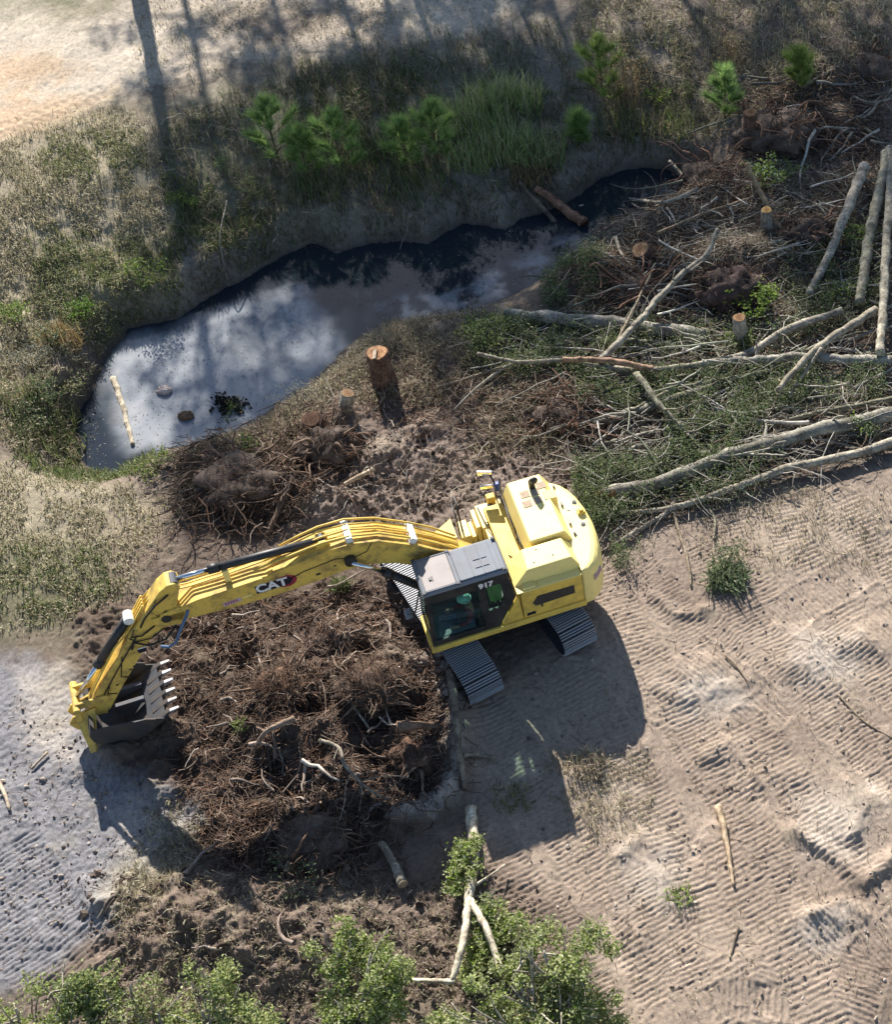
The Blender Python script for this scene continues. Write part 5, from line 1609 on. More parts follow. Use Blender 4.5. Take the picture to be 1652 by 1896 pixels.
def root_wad(u, v, rad, hgt, label, n=26, fine=260, dirx=0.0, diry=0.0, soil=(.8, .8, .8), rootcol=(1, .9, .8), L=(.6, 1.5), name='root_ball'):
    b = G(u, v)
    sd_ = int(u * 3 + v)
    q = np.random.default_rng(sd_)
    e = link(name, None, label=label, cat='root ball', loc=b)
    bm = bmesh.new()
    bmesh.ops.create_icosphere(bm, subdivisions=4, radius=1.0)
    co = np.array([vv.co[:] for vv in bm.verts])
    n1 = fbm(co[:, 0] + sd_, co[:, 1] + co[:, 2] * .7, 1.6, 4, sd_ % 50, .6) + .6 * fbm(co[:, 2] * 1.3 + 5, co[:, 0] - co[:, 1] + sd_, 2.4, 3, 3, .6)
    s = 1 + .38 * n1
    me = bpy.data.meshes.new('soil_ball')
    bm.to_mesh(me)
    bm.free()
    co = co * s[:, None] * np.array([rad, rad * .8, hgt])
    co[:, 0] += dirx * co[:, 2]
    co[:, 1] += diry * co[:, 2]
    me.vertices.foreach_set('co', co.astype(np.float32).ravel())
    a = me.attributes.new('col', 'FLOAT_COLOR', 'POINT')
    c = np.ones((len(co), 4), np.float32)
    c[:, :3] = np.array([.13, .098, .08]) * np.array(soil) * (1 + .5 * n1)[:, None].clip(.5, 1.6)
    a.data.foreach_set('color', c.ravel())
    for p in me.polygons:
        p.use_smooth = True
    link('soil_ball', me, M_CLOD, e)
    for k in range(n):
        a_ = q.uniform(0, 2 * math.pi)
        el = q.uniform(.05, 1.1 if hgt > .42 else .55)
        d = np.array([math.cos(a_) * math.cos(el), math.sin(a_) * math.cos(el), math.sin(el)])
        p0 = d * np.array([rad * .8, rad * .65, hgt * .85])
        P = [p0]
        dd = d + np.array([dirx, diry, 0])
        l = q.uniform(*L)
        for m in range(4):
            dd = dd / np.linalg.norm(dd) + q.normal(0, .38, 3) + np.array([0, 0, -.30])
            P.append(P[-1] + dd / np.linalg.norm(dd) * l / 4)
        mb = MB()
        r = q.uniform(.02, .055)
        limb_mesh(mb, P, r, r * .25, 6, .4, rootcol, sd_ + k)
        mb.build('root', M_ROOT, e, True)
    N = fine
    d = q.normal(0, 1, (N, 3))
    d[:, 2] = np.abs(d[:, 2])
    d /= np.linalg.norm(d, axis=1)[:, None]
    P = np.zeros((N, 5, 3))
    P[:, 0] = d * np.array([rad * .85, rad * .7, hgt * .9])
    dd = d + q.normal(0, .5, (N, 3))
    ll = q.uniform(.15, .55, (N, 1))
    for m in range(1, 5):
        dd = dd / np.linalg.norm(dd, axis=1)[:, None] + q.normal(0, .4, (N, 3))
        P[:, m] = P[:, m - 1] + dd / np.linalg.norm(dd, axis=1)[:, None] * ll / 4
    V, F = many_tubes(P, q.uniform(.005, .012, (N, 1)) * np.linspace(1, .4, 5)[None], 3)
    link('fine_root', np_mesh('fine_root', V, [F], pick(C_ROOT, N, q, .3, 15), True), M_TWIG, e, kind='stuff')
    return e


stump(713, 708, 1.05, .27, (-.02, .0), 'tall red barked pine stump with a fresh pale cut, on the bank above the machine', M_PINE, notch=True)
stump(640, 760, .6, .16, (.28, .05), 'smaller leaning stump with a grey cut face beside the root ball', M_BARK, face=(.6, .56, .5), flare=1.1)
stump(592, 800, .62, .24, (-.1, -.2), 'uprooted stump with a dark weathered cut, left of the leaning one', M_PINE, face=(.24, .19, .19), flare=1.1)
stump(1392, 262, 1.05, .2, (-.05, -.05), 'short brown stump in the root heap near the upper right corner', M_PINE, face=(.5, .42, .36))
stump(1372, 640, 1.0, .17, (-.05, .0), 'grey snag with a sawn tan end among lime green leaves', M_BARK, face=(.5, .42, .33))
stump(1420, 425, .75, .15, (-.03, -.1), 'low mossy stump with a yellow cut below the tan stake', M_BARK, face=(.8, .72, .45))
stump(1198, 478, .45, .25, (-.4, -.3), 'pale broken stump face above the forked dead branch', M_PINE, face=(.95, .85, .74), flare=1.0)

root_wad(612, 835, .85, .65, 'dark earth root ball below the two sawn stumps', 30, 420, 0, -.1)
root_wad(440, 890, 1.1, .42, 'wide root tangle on the bank between pool and boom', 34, 420, 0, -.1, rootcol=(.95, .85, .78))
root_wad(1345, 545, 1.05, .85, 'big dark root plate with a purple grey fringe of fine roots', 16, 700, .1, -.3, soil=(.6, .55, .6), rootcol=(.9, .75, .7), L=(.4, .9))
root_wad(1180, 550, .8, .45, 'fan of red brown roots left of the forked dead branch', 40, 200, -.2, 0, rootcol=(1.15, .85, .72), L=(.9, 2.0))
root_wad(1440, 250, 1.25, .6, 'red brown root heap around the short stump near the upper right', 36, 420, 0, 0, rootcol=(1.1, .85, .7), L=(.7, 1.8))
root_wad(1050, 770, .8, .35, 'low heap of red roots behind the hood of the machine', 30, 260, -.2, .1, rootcol=(1.0, .72, .62), L=(.7, 1.6))
root_wad(1500, 440, .8, .5, 'root heap between the root plate and the leaning grey log', 22, 300, 0, -.1, rootcol=(1.15, .9, .78))
root_wad(1310, 330, .9, .35, 'brushy heap of stripped roots at the narrow end of the creek', 34, 260, -.4, -.2, rootcol=(1.2, .9, .8), L=(.9, 1.8))
root_wad(690, 1270, .75, .35, 'matted root ball on the right of the dirt mound', 14, 500, 0, 0, soil=(.7, .62, .55), L=(.4, .9))
root_wad(525, 1275, .6, .3, 'matted root ball with orange brown fibres on the left of the mound', 12, 500, 0, 0, soil=(.95, .75, .6), rootcol=(1.0, .85, .7), L=(.4, .9))
root_wad(765, 1400, .6, .35, 'reddish root ball near the sandy edge of the mound', 18, 260, 0, 0, soil=(.9, .7, .58), L=(.4, .9))
root_wad(575, 1560, .8, .3, 'small heap of roots at the foot of the mound', 28, 300, 0, 0, rootcol=(1.0, .8, .68), L=(.5, 1.0))
root_wad(1610, 130, .9, .4, 'root heap in the far upper right corner', 24, 260, 0, 0, rootcol=(1.1, .85, .7))

# ------------------------------------------------------------------ the tangle of thinner limbs that fills the pile
def tangle(name, polys, L, r, cols, lift, head, spread, curl, sides=5, m=6):
    X, Y, Hd = [], [], []
    for poly, n in polys:
        x, y = in_poly(poly, n, rg, -.2)
        X.append(x)
        Y.append(y)
    X, Y = np.concatenate(X), np.concatenate(Y)
    h = head + rg.normal(0, spread, len(X)) + math.pi * rg.integers(0, 2, len(X))
    return sticks(name, X, Y, rg, L, r, cols, lift, curl, m, sides, None, M_TWIG, h, .06, kind='stuff')


C_LIMB = [(.34, .315, .265), (.44, .41, .36), (.25, .23, .19), (.52, .49, .43), (.29, .295, .22)]
tangle('limb_tangle', [([(900, 620), (1500, 610), (1640, 680), (1640, 790), (1180, 960), (1080, 900), (1060, 720)], 260), ([(1060, 440), (1330, 340), (1640, 330), (1640, 620), (1060, 600)], 120)], (.9, 2.6), (.014, .036), C_LIMB, .22, .18, .55, .16)
tangle('fine_limb_tangle', [([(860, 610), (1500, 600), (1652, 660), (1652, 810), (1180, 980), (1080, 920), (1040, 720)], 2700), ([(1040, 440), (1330, 340), (1640, 330), (1640, 620), (1060, 600)], 1400)], (.4, 1.3), (.006, .014), C_LIMB + C_TWIG, .2, .25, .8, .25, 3, 5)
tangle('red_root_tangle', [([(1090, 470), (1280, 440), (1290, 600), (1120, 590)], 260), ([(1280, 290), (1420, 280), (1420, 380), (1300, 390)], 240), ([(1380, 190), (1600, 150), (1640, 300), (1400, 300)], 420), ([(1000, 700), (1110, 720), (1110, 800), (1000, 790)], 220)], (.5, 1.5), (.008, .022), C_ROOT + [(.26, .16, .11)], .22, .3, .9, .3, 4, 6)
tangle('bank_root_tangle', [([(320, 810), (560, 760), (660, 790), (660, 880), (560, 960), (420, 1000), (320, 960)], 620)], (.4, 1.3), (.009, .026), C_ROOT, .22, .3, 1.2, .35, 4, 6)

tangle('bough_tangle', [([(1000, 640), (1500, 630), (1640, 690), (1640, 790), (1250, 930), (1100, 900), (1080, 740)], 60), ([(1080, 460), (1330, 360), (1640, 360), (1640, 600), (1080, 590)], 34), ([(1380, 180), (1640, 120), (1640, 320), (1400, 310)], 26)], (1.2, 3.0), (.03, .058), [tuple(.72 * v for v in c) for c in C_LIMB], .2, .18, .45, .2, 7, 8)

tangle('broken_limbs', [([(340, 1150), (720, 1090), (820, 1230), (830, 1430), (700, 1520), (420, 1560), (360, 1400)], 70), ([(330, 830), (560, 780), (640, 860), (540, 960), (340, 960)], 26), ([(220, 1640), (980, 1670), (900, 1880), (260, 1880)], 16)], (.3, 1.0), (.018, .05), [(.26, .20, .16), (.34, .27, .22), (.18, .13, .10), (.42, .36, .30)], .12, .2, 1.3, .3, 6, 6)

# ------------------------------------------------------------------ ground cover
def cover(name, fields, lean, wd, cols, **kw):
    """one mass of blades over several polygons: (polygon, count, length)"""
    X, Y, L = [], [], []
    for poly, n, l in fields:
        x, y = in_poly(poly, n, rg, -.15)
        k = dry(x, y)
        X.append(x[k])
        Y.append(y[k])
        L.append(np.full(k.sum(), l))
    return blades(name, np.concatenate(X), np.concatenate(Y), np.concatenate(L), wd, cols, rg, lean, kind='stuff', **kw)


BANK = [(290, 250), (560, 150), (820, 100), (1060, 60), (1280, 80), (1330, 250), (1200, 300), (1060, 330), (900, 390), (760, 420), (600, 420), (480, 470), (330, 540)]
LEFT = [(-60, 320), (60, 280), (240, 220), (300, 300), (320, 470), (260, 560), (160, 620), (0, 640), (-60, 600)]
cover('dry_grass', [(LEFT, 20000, .20), ([(-60, 560), (120, 590), (190, 640), (150, 740), (40, 820), (-60, 800)], 5000, .28), ([(-60, 850), (80, 850), (230, 890), (330, 950), (230, 1100), (-60, 1180)], 7500, .16),
                    ([(1050, 0), (1660, 0), (1660, 160), (1450, 190), (1330, 250), (1150, 200)], 12000, .28), ([(250, -20), (1050, -20), (1000, 60), (700, 120), (420, 160), (250, 200)], 3500, .16)], .9, .022, C_STRAW)
cover('bank_grass', [(BANK, 22000, .30), ([(540, 160), (800, 120), (790, 300), (560, 260)], 3500, .25)], .7, .022, C_BROWN + C_GREEN[:2])
cover('green_grass', [([(60, 430), (310, 420), (330, 540), (200, 600), (50, 580)], 3600, .30), ([(300, 330), (500, 350), (480, 430), (330, 440)], 1800, .3), ([(-40, 1010), (190, 1010), (230, 1100), (60, 1160), (-40, 1130)], 1300, .2),
                      ([(560, 180), (780, 140), (780, 290), (560, 280)], 4000, .18), ([(80, 300), (260, 260), (280, 330), (120, 360)], 1800, .2), ([(200, 760), (300, 840), (260, 880), (60, 860), (20, 830)], 2000, .3)], .75, .024, C_GREEN + [(.2, .2, .08)])
cover('overhanging_grass', [([(330, 480), (560, 420), (640, 420), (900, 380), (1060, 330), (1180, 290), (1200, 310), (1060, 360), (900, 410), (620, 465), (440, 525)], 5500, .42)], 1.25, .018, C_BROWN + [(.2, .19, .10)])
cover('bank_litter_straw', [([(400, 830), (500, 760), (590, 700), (640, 630), (720, 595), (800, 590), (760, 650), (660, 690), (560, 790), (440, 850)], 7000, .3), ([(690, 590), (900, 570), (900, 680), (760, 760), (640, 760)], 5000, .28), ([(330, 800), (520, 760), (560, 860), (450, 960), (320, 960)], 3500, .25), ([(900, 700), (1080, 720), (1060, 860), (880, 830)], 2500, .25),
                            ([(1050, 420), (1330, 340), (1640, 330), (1650, 640), (1300, 640), (1000, 640)], 9000, .28)], .9, .018, C_BROWN + C_STRAW[:2])
cover('sparse_straw', [([(1000, 1390), (1200, 1400), (1220, 1500), (1080, 1570)], 1500, .16), ([(1180, 900), (1652, 900), (1652, 1060), (1330, 1050)], 2200, .18), ([(1000, 1350), (1652, 1100), (1652, 1896), (1150, 1896)], 1500, .14),
                       ([(300, 1480), (400, 1520), (330, 1650), (220, 1720)], 1400, .2), ([(200, 1640), (600, 1640), (1000, 1680), (900, 1896), (300, 1896)], 3000, .2)], 1.0, .014, C_STRAW + C_BROWN[:2])

# tall grass clump on the far bank, in tufts
def tuft(u, v, n, L, spread, cols, label, cat='grass clump', name='grass_clump', lean=.55, wd=.022, group=None):
    b = G(u, v)
    x, y = b.x + rg.normal(0, spread, n).clip(-1.5 * spread, 1.5 * spread), b.y + rg.normal(0, spread * .8, n).clip(-1.3 * spread, 1.3 * spread)
    return blades(name, x, y, np.full(n, L), wd, cols, rg, lean, label=label, cat=cat, group=group)


C_REED = [(.28, .39, .12), (.37, .42, .17), (.20, .30, .09), (.43, .42, .22), (.46, .43, .26)]
for u, v, n, L, sp, lab in [(850, 235, 700, .75, .45, 'tall arching grass clump at the left end of the reedy stand on the far bank'), (905, 205, 750, .85, .45, 'tallest bright green grass clump on the far bank'),
                            (960, 190, 600, .8, .45, 'bright grass clump at the right end of the reedy stand'), (930, 275, 900, .75, .55, 'yellowing grass clump spilling down the middle of the far bank'),
                            (1000, 290, 600, .65, .5, 'thin green grass clump above the rotten log'), (870, 300, 500, .65, .4, 'dull grass clump below the left end of the reedy stand'),
                            (115, 630, 420, .6, .3, 'orange brown dry tussock above the left end of the pool'), (985, 330, 350, .5, .4, 'drooping dry tussock directly above the rotten log')]:
    tuft(u, v, n, L, sp, C_REED if 'brown' not in lab and 'dry' not in lab else [(.28, .20, .09), (.22, .15, .07), (.34, .27, .14)], lab)
tuft(1345, 1075, 420, .45, .28, C_DARKF, 'dark green leafy sapling top lying uprooted on the tracked sand', 'sapling', 'uprooted_sapling', .9, .03)
tuft(950, 1480, 130, .25, .25, [(.13, .14, .05), (.2, .2, .09)], 'sparse green weeds in the shadow of the cab', 'weeds', 'weed_patch', .8)
tuft(1085, 1420, 160, .3, .25, C_BROWN, 'brown grass tuft at the inner corner of the machine shadow', 'grass clump')
tuft(1255, 1660, 60, .25, .15, C_LIME, 'small green sprig on the tracked sand beside the blond stick', 'weeds', 'weed_patch', .9)
tuft(630, 1085, 170, .3, .16, C_GREEN, 'small green tuft on the dark soil under the boom', 'grass clump')
tuft(445, 1345, 50, .2, .1, C_LIME, 'tiny yellow green sprig on the left of the mound', 'weeds', 'weed_patch', .7)

for u, v, n, L, sp, lab in [(690, 300, 500, .5, .6, 'low weedy green grass between the two groups of saplings'), (590, 350, 400, .5, .5, 'weedy grass at the foot of the trio of saplings'), (770, 340, 420, .5, .55, 'weedy grass at the foot of the pair of saplings'),
                            (1150, 240, 420, .6, .5, 'weedy grass under the tall seeded stalks'), (1240, 240, 420, .6, .5, 'weedy grass hanging over the dark end of the creek'), (70, 760, 600, .5, .5, 'dark reeds left of the pool'), (100, 820, 500, .45, .45, 'low reeds at the left tip of the pool')]:
    tuft(u, v, n, L, sp, C_GREEN + C_BROWN[:2] + [(.2, .25, .09)], lab)

# dry tall stalks by the far bank
def stalks(u, v, n, h, sp, label):
    b = G(u, v)
    P = np.zeros((n, 4, 3))
    x, y = b.x + rg.normal(0, sp, n), b.y + rg.normal(0, sp, n)
    d = rg.normal(0, .12, (n, 2))
    hh = h * rg.uniform(.5, 1.1, n)
    for k in range(4):
        P[:, k, 0] = x + d[:, 0] * hh * k / 3
        P[:, k, 1] = y + d[:, 1] * hh * k / 3
        P[:, k, 2] = H(x, y) + hh * k / 3
    V, F = many_tubes(P, np.full((n, 1), .012) * np.array([[1, .8, .6, .3]]), 4)
    o = link('dead_stalks', np_mesh('dead_stalks', V, [F], pick([(.22, .16, .10), (.30, .23, .14)], n, rg, .2, 16), True), M_TWIG, label=label, cat='dead weeds')
    q = np.concatenate([P[:, 3] * t + P[:, 1] * (1 - t) for t in (.3, .5, .7, .85, 1)])
    foliage('seed_head', np.repeat(q, 5, 0) + rg.normal(0, .09, (len(q) * 5, 3)), .09, [(.22, .16, .09), (.28, .21, .12), (.18, .14, .07)], rg, o, .2, .3, kind='stuff')
    return o


stalks(1165, 205, 40, 2.1, .35, 'tall brown seeded stalks standing on the far bank')
stalks(1120, 170, 14, 1.3, .3, 'shorter brown stalks left of the tall seeded ones')
stalks(1350, 130, 24, 1.2, .22, 'thin dry stalks above the sapling on the upper right')


# pine saplings: stem and long needles
def pine_sapling(u, v, h, label, cols=None, lean=(0, 0), dens=1.0):
    b = np.array(G(u, v))
    cols = cols or [(.21, .33, .11), (.26, .39, .12), (.32, .43, .15), (.16, .26, .09)]
    e = link('pine_sapling', None, label=label, cat='sapling', loc=b)
    st = MB()
    top = np.array([lean[0] * h, lean[1] * h, h])
    limb_mesh(st, [(0, 0, -.05), tuple(top * .5), tuple(top)], .03, .012, 6, .2, (.5, .45, .3), int(u))
    tips = []
    nb = int(12 * dens + 5)
    for k in range(nb):
        t = .06 + .9 * k / nb
        a = k * 2.4
        l = (.30 * math.sin(math.pi * min(1, t * .8 + .25)) + .06) * h * .85 * rg.uniform(.5, 1.3)
        p0 = top * t
        p1 = p0 + np.array([math.cos(a) * l, math.sin(a) * l, l * .8])
        limb_mesh(st, [p0, (p0 + p1) / 2 + np.array([0, 0, -.03]), p1], .014, .006, 5, .2, (.5, .45, .3), k)
        tips += [(p0 * (1 - q) + p1 * q, p1 - p0) for q in np.linspace(.5, 1, 5)]
    tips += [(top * q, top) for q in np.linspace(.62, 1, 5)]
    st.build('stem', M_BARK, e, True)
    n = int(36 * dens) + 14
    B = np.repeat(np.array([t[0] for t in tips]), n, 0)
    A = np.repeat(np.array([t[1] / np.linalg.norm(t[1]) for t in tips]), n, 0)
    d = A * .5 + rg.normal(0, .42, B.shape)
    d[:, 2] += .6
    d /= np.linalg.norm(d, axis=1)[:, None]
    ln = rg.uniform(.22, .5, (len(B), 1))
    s = np.cross(d, rg.normal(0, 1, B.shape))
    s /= np.linalg.norm(s, axis=1)[:, None]
    B = B + rg.normal(0, .02, B.shape)
    V = np.stack([B - s * .007, B + s * .007, B + d * ln + np.array([0, 0, -.03])], 1).reshape(-1, 3)
    me = np_mesh('needles', V, [np.arange(len(V)).reshape(-1, 3)], pick(cols, len(B), rg, .25, 3))
    link('needles', me, M_LEAF, e, kind='stuff')
    return e


C_YPINE = [(.24, .34, .08), (.30, .38, .10), (.18, .28, .07), (.36, .40, .15)]
for a in [(520, 312, 2.4, 'largest pine sapling of the trio on the left of the far bank'), (572, 330, 1.7, 'small middle pine sapling of the trio on the far bank'), (636, 322, 2.1, 'right hand pine sapling of the trio on the far bank'),
          (755, 315, 1.7, 'left pine sapling of the pair in the middle of the far bank'), (812, 300, 2.0, 'taller right pine sapling of the pair in the middle of the far bank'),
          (1072, 270, 1.1, 'small pine sapling over the creek bend'), (1342, 222, 1.7, 'dark green pine sapling left of the root heap')]:
    pine_sapling(*a)
for a in [(1122, 200, 2.3, 'tall yellow green pine sapling with a dark bare leader', C_YPINE, (-.08, .1)), (1478, 165, 1.3, 'bright green pine sapling standing alone on the upper right', C_YPINE),
          ]:
    pine_sapling(*a)


# leafy shrubs and weeds
def shrub(u, v, r, h, n, size, cols, label, cat='shrub', name='leafy_shrub', stems=7, up=.6, z0=.0, aspect=.55):
    b = np.array(G(u, v))
    e = link(name, None, label=label, cat=cat, loc=b)
    st = MB()
    cs = []
    for k in range(stems):
        a = k * 2.4 + rg.normal(0, .4)
        q = rg.uniform(.3, 1.0)
        p = np.array([math.cos(a) * r * q * .75, math.sin(a) * r * q * .75, z0 + h * rg.uniform(.45, 1.0)])
        limb_mesh(st, [(p[0] * .1, p[1] * .1, -.05), tuple(p * np.array([.55, .55, .6])), tuple(p)], .014, .006, 5, .3, (.85, .8, .7), k)
        cs.append((p[0], p[1], p[2], r * rg.uniform(.38, .6), h * .26))
    st.build('stem', M_BARK, e, True)
    C = clumps(cs, n, rg, .1)
    foliage('foliage', C, size, cols, rg, e, up, aspect, kind='stuff')
    return e


C_GREYL = [(.17, .18, .14), (.22, .23, .18), (.12, .13, .10), (.28, .28, .22)]
SH = [(345, 385, .45, .5, 330, .13, C_LIME + C_GREEN[:1], 'small yellow green shrub above the bare hanging twig', 'shrub', 'leafy_shrub', 7, .4, .0, .16), (470, 370, .45, .6, 330, .13, [(.17, .21, .08), (.22, .24, .10)], 'olive needle leaved shrub right of the bare grey shrub', 'shrub', 'leafy_shrub', 7, .4, .0, .16),
      (418, 320, .4, .6, 260, .12, [(.10, .15, .07), (.14, .18, .08)], 'dark low shrub behind the bare grey shrub', 'shrub', 'leafy_shrub', 6, .4, .0, .18), (85, 740, .7, .5, 500, .07, C_DARKF[:4], 'dark leafy bush overhanging the left tip of the pool'), (45, 800, .7, .5, 420, .07, C_DARKF[:4] + C_STRAW[:1], 'dark bush at the left edge beside the reeds'), (275, 520, .6, .6, 520, .075, C_LIME, 'leafy bush with small yellow green leaves on the lip of the left bank'), (160, 590, .45, .6, 420, .08, [(.10, .19, .03), (.15, .24, .04)], 'bright green bush above the left end of the pool'),
      (35, 590, .5, .5, 420, .08, C_LIME, 'bright green bush at the left edge of the picture'), (60, 680, .7, .5, 500, .06, C_GREYL, 'grey green bush by the left edge above the pool'), (100, 640, .5, .6, 380, .07, C_DARKF, 'dark bush left of the dry tussock'),
      (130, 720, .6, .35, 420, .07, C_STRAW + C_GREEN, 'straw and green tangle at the left corner of the pool'), (1420, 345, .6, .7, 520, .09, C_LIME + [(.35, .42, .30)], 'lime and silver leaved sprout around the tan stake'),
      (1390, 575, .75, .9, 900, .10, C_LIME, 'vivid lime green sprout behind the grey snag'), (1365, 645, .55, .4, 420, .08, C_LIME + C_GREEN, 'low green sprout at the foot of the grey snag'),
      (1215, 190, .5, .5, 320, .08, C_LIME, 'yellow green shrub right of the tall seeded stalks'), (1272, 180, .35, .45, 200, .08, C_LIME + C_STRAW, 'small yellowish shrub between the stalks and the dark sapling'),
      (405, 395, .55, .6, 260, .035, C_GREYL, 'bare twiggy grey shrub on the left of the far bank'), (1600, 810, .45, .5, 420, .08, C_DARKF + C_LIME[:1], 'green leafy tuft on the big ridged log by the right edge'),
      (420, 790, .55, .55, 520, .075, C_LIME + C_GREEN + C_STRAW[:1], 'yellow green weeds growing at the near edge of the pool'), (465, 850, .5, .5, 420, .075, C_LIME + C_STRAW[:2], 'pale green bush on the bank right of the pool weeds'),
      (290, 870, .55, .35, 420, .075, C_LIME + C_STRAW[:2], 'pale green weeds at the bottom of the pool'), (555, 745, .75, .4, 520, .05, C_GREYL, 'grey mossy brush beside the uprooted stump'), (905, 630, .8, .5, 800, .07, C_GREEN + C_LIME[:1], 'grassy green top of a felled tree left of the thick grey log'),
      (1465, 330, .5, .5, 260, .07, C_GREEN, 'green twiggy growth between the stake and the leaning log'), (1550, 560, .6, .5, 620, .08, C_LIME + C_GREYL, 'mixed green and grey leaves around the middle upright trunk'),
      (1590, 450, .5, .5, 460, .08, C_GREEN + C_LIME, 'green leaves between the leaning log and the mossy trunk'), (1470, 620, .6, .4, 520, .07, C_GREEN + C_GREYL, 'grey green leaves under the rising trunk'),
      (1128, 655, .35, .4, 260, .06, [(.17, .2, .07), (.12, .15, .05)], 'olive tuft under the lower end of the dead branch'), (700, 1290, .5, .3, 420, .06, [(.17, .20, .09), (.12, .15, .06), (.25, .25, .15)], 'green tuft on top of the dirt mound'),
      (560, 1620, .6, .3, 260, .07, C_DARKF, 'dark weeds at the foot of the mound'), (1345, 1040, .5, .35, 420, .07, C_DARKF, 'dark leafy crown of the uprooted sapling beside the bent branch'), (1190, 1640, .2, .2, 30, .06, C_STRAW, 'dry sprig on the tracked sand')][:-1]
for s in SH:
    shrub(*s)

# the weeds and lumps standing in the pool
p = GW(412, 752)
e = link('water_weed', None, label='dark sodden weeds standing in the middle of the pool', cat='water plant', loc=p)
C = clumps([(0, 0, .05, .35, .12), (.3, .1, .03, .25, .1), (-.1, .25, .04, .22, .1), (.55, -.1, .02, .22, .06)], 260, rg, 0)
foliage('leaf_mass', C, .12, [(.012, .012, .01), (.025, .022, .015)], rg, e, .8, .7, kind='stuff')


def lump(u, v, r, h, col, label, name, cat, seed):
    bm = bmesh.new()
    bmesh.ops.create_icosphere(bm, subdivisions=3, radius=1)
    co = np.array([vv.co[:] for vv in bm.verts])
    me = bpy.data.meshes.new(name)
    bm.to_mesh(me)
    bm.free()
    s = 1 + .3 * fbm(co[:, 0] + seed, co[:, 1] + co[:, 2], 1.7, 3, seed, .6)
    co = co * s[:, None] * np.array([r, r * .7, h])
    me.vertices.foreach_set('co', co.astype(np.float32).ravel())
    a = me.attributes.new('col', 'FLOAT_COLOR', 'POINT')
    c = np.ones((len(co), 4), np.float32)
    c[:, :3] = np.array(col) * (1 + .6 * (s - 1))[:, None]
    a.data.foreach_set('color', c.ravel())
    p = GW(u, v)
    return link(name, me, M_CLOD, loc=(p.x, p.y, ZW + h * .25), label=label, cat=cat)


lump(305, 725, .22, .13, (.62, .52, .48), 'pale pinkish lump of soil rising from the pool', 'clod', 'clod', 3)
lump(345, 772, .22, .14, (.20, .14, .09), 'brown clod beside the sodden weeds in the pool', 'clod', 'clod', 8)

# floating litter
x, y = in_poly([(200, 700), (330, 610), (570, 520), (630, 640), (480, 770), (300, 830), (220, 830)], 900, rg)
x2, y2 = in_poly([(600, 560), (850, 460), (1060, 420), (1000, 520), (720, 590)], 400, rg)
x3, y3 = in_poly([(60, 760), (180, 740), (200, 860), (60, 850)], 260, rg)
xx, yv = np.concatenate([x, x2, x3]), np.concatenate([y, y2, y3])
# these polygons were read on the water plane
U_, V_ = proj0(xx, yv)
xx, yv = un(U_, V_, ZW)
k = H(xx, yv) < ZW
C = np.stack([xx[k], yv[k], np.full(k.sum(), ZW + .008)], 1)
V, F = leaf_arrays(C, .045, rg, 6, .5, False)
V[:, 2] = np.clip(V[:, 2], ZW + .004, ZW + .02)
link('floating_leaves', np_mesh('floating_leaves', V, [F], pick([(.05, .04, .03), (.10, .08, .05), (.5, .48, .44), (.16, .14, .10)], len(C), rg)), M_LEAF, kind='stuff')

# ------------------------------------------------------------------ green slash among the trunks
def slash(name, polys, size, cols, hgt, **kw):
    Cs = []
    for poly, n in polys:
        x, y = in_poly(poly, n, rg, -.12)
        z = H(x, y) + np.abs(rg.normal(0, hgt, n)) + .03
        C = np.stack([x, y, z], 1)
        Cs.append(C)
    C = np.concatenate(Cs)
    return foliage(name, C, size, cols, rg, None, .5, .38, kind='stuff', **kw)


slash('felled_foliage', [([(860, 600), (960, 600), (1060, 640), (1090, 720), (980, 700), (880, 670)], 9625), ([(1060, 690), (1200, 690), (1450, 690), (1500, 740), (1350, 780), (1200, 770), (1080, 760)], 15750),
                         ([(1230, 780), (1420, 770), (1340, 880), (1240, 890)], 10500), ([(1060, 870), (1250, 850), (1240, 920), (1140, 960), (1090, 990)], 10500), ([(1020, 600), (1330, 620), (1480, 640), (1400, 670), (1080, 660)], 6125),
                         ([(1440, 520), (1600, 420), (1640, 560), (1500, 640)], 6125), ([(1030, 480), (1130, 470), (1100, 560), (1000, 580)], 4550), ([(1420, 680), (1640, 690), (1640, 740), (1450, 770)], 5250),
                         ([(1250, 900), (1450, 850), (1400, 900), (1280, 950)], 2800), ([(1130, 1010), (1190, 1030), (1150, 1060)], 525)], .075, C_DARKF + C_GREEN[:2] + [(.16, .19, .10)], .27)
slash('leaf_litter', [(BANK, 5000), ([(1050, 430), (1650, 330), (1650, 700), (1050, 620)], 7875), ([(620, 620), (900, 590), (1050, 720), (720, 800)], 4375), ([(200, 1640), (900, 1640), (900, 1890), (200, 1890)], 3150), ([(380, 10), (760, 10), (740, 90), (420, 120)], 2625)], .06, C_BROWN + C_ROOT, .02)

# ------------------------------------------------------------------ root mats, twigs and clods
MOUND = [(330, 1120), (720, 1080), (820, 1230), (840, 1440), (720, 1520), (560, 1600), (380, 1560), (330, 1400)]


def field(polys):
    X, Y = [], []
    for poly, n in polys:
        x, y = in_poly(poly, n, rg, -.1)
        k = dry(x, y, .1)
        X.append(x[k])
        Y.append(y[k])
    return np.concatenate(X), np.concatenate(Y)


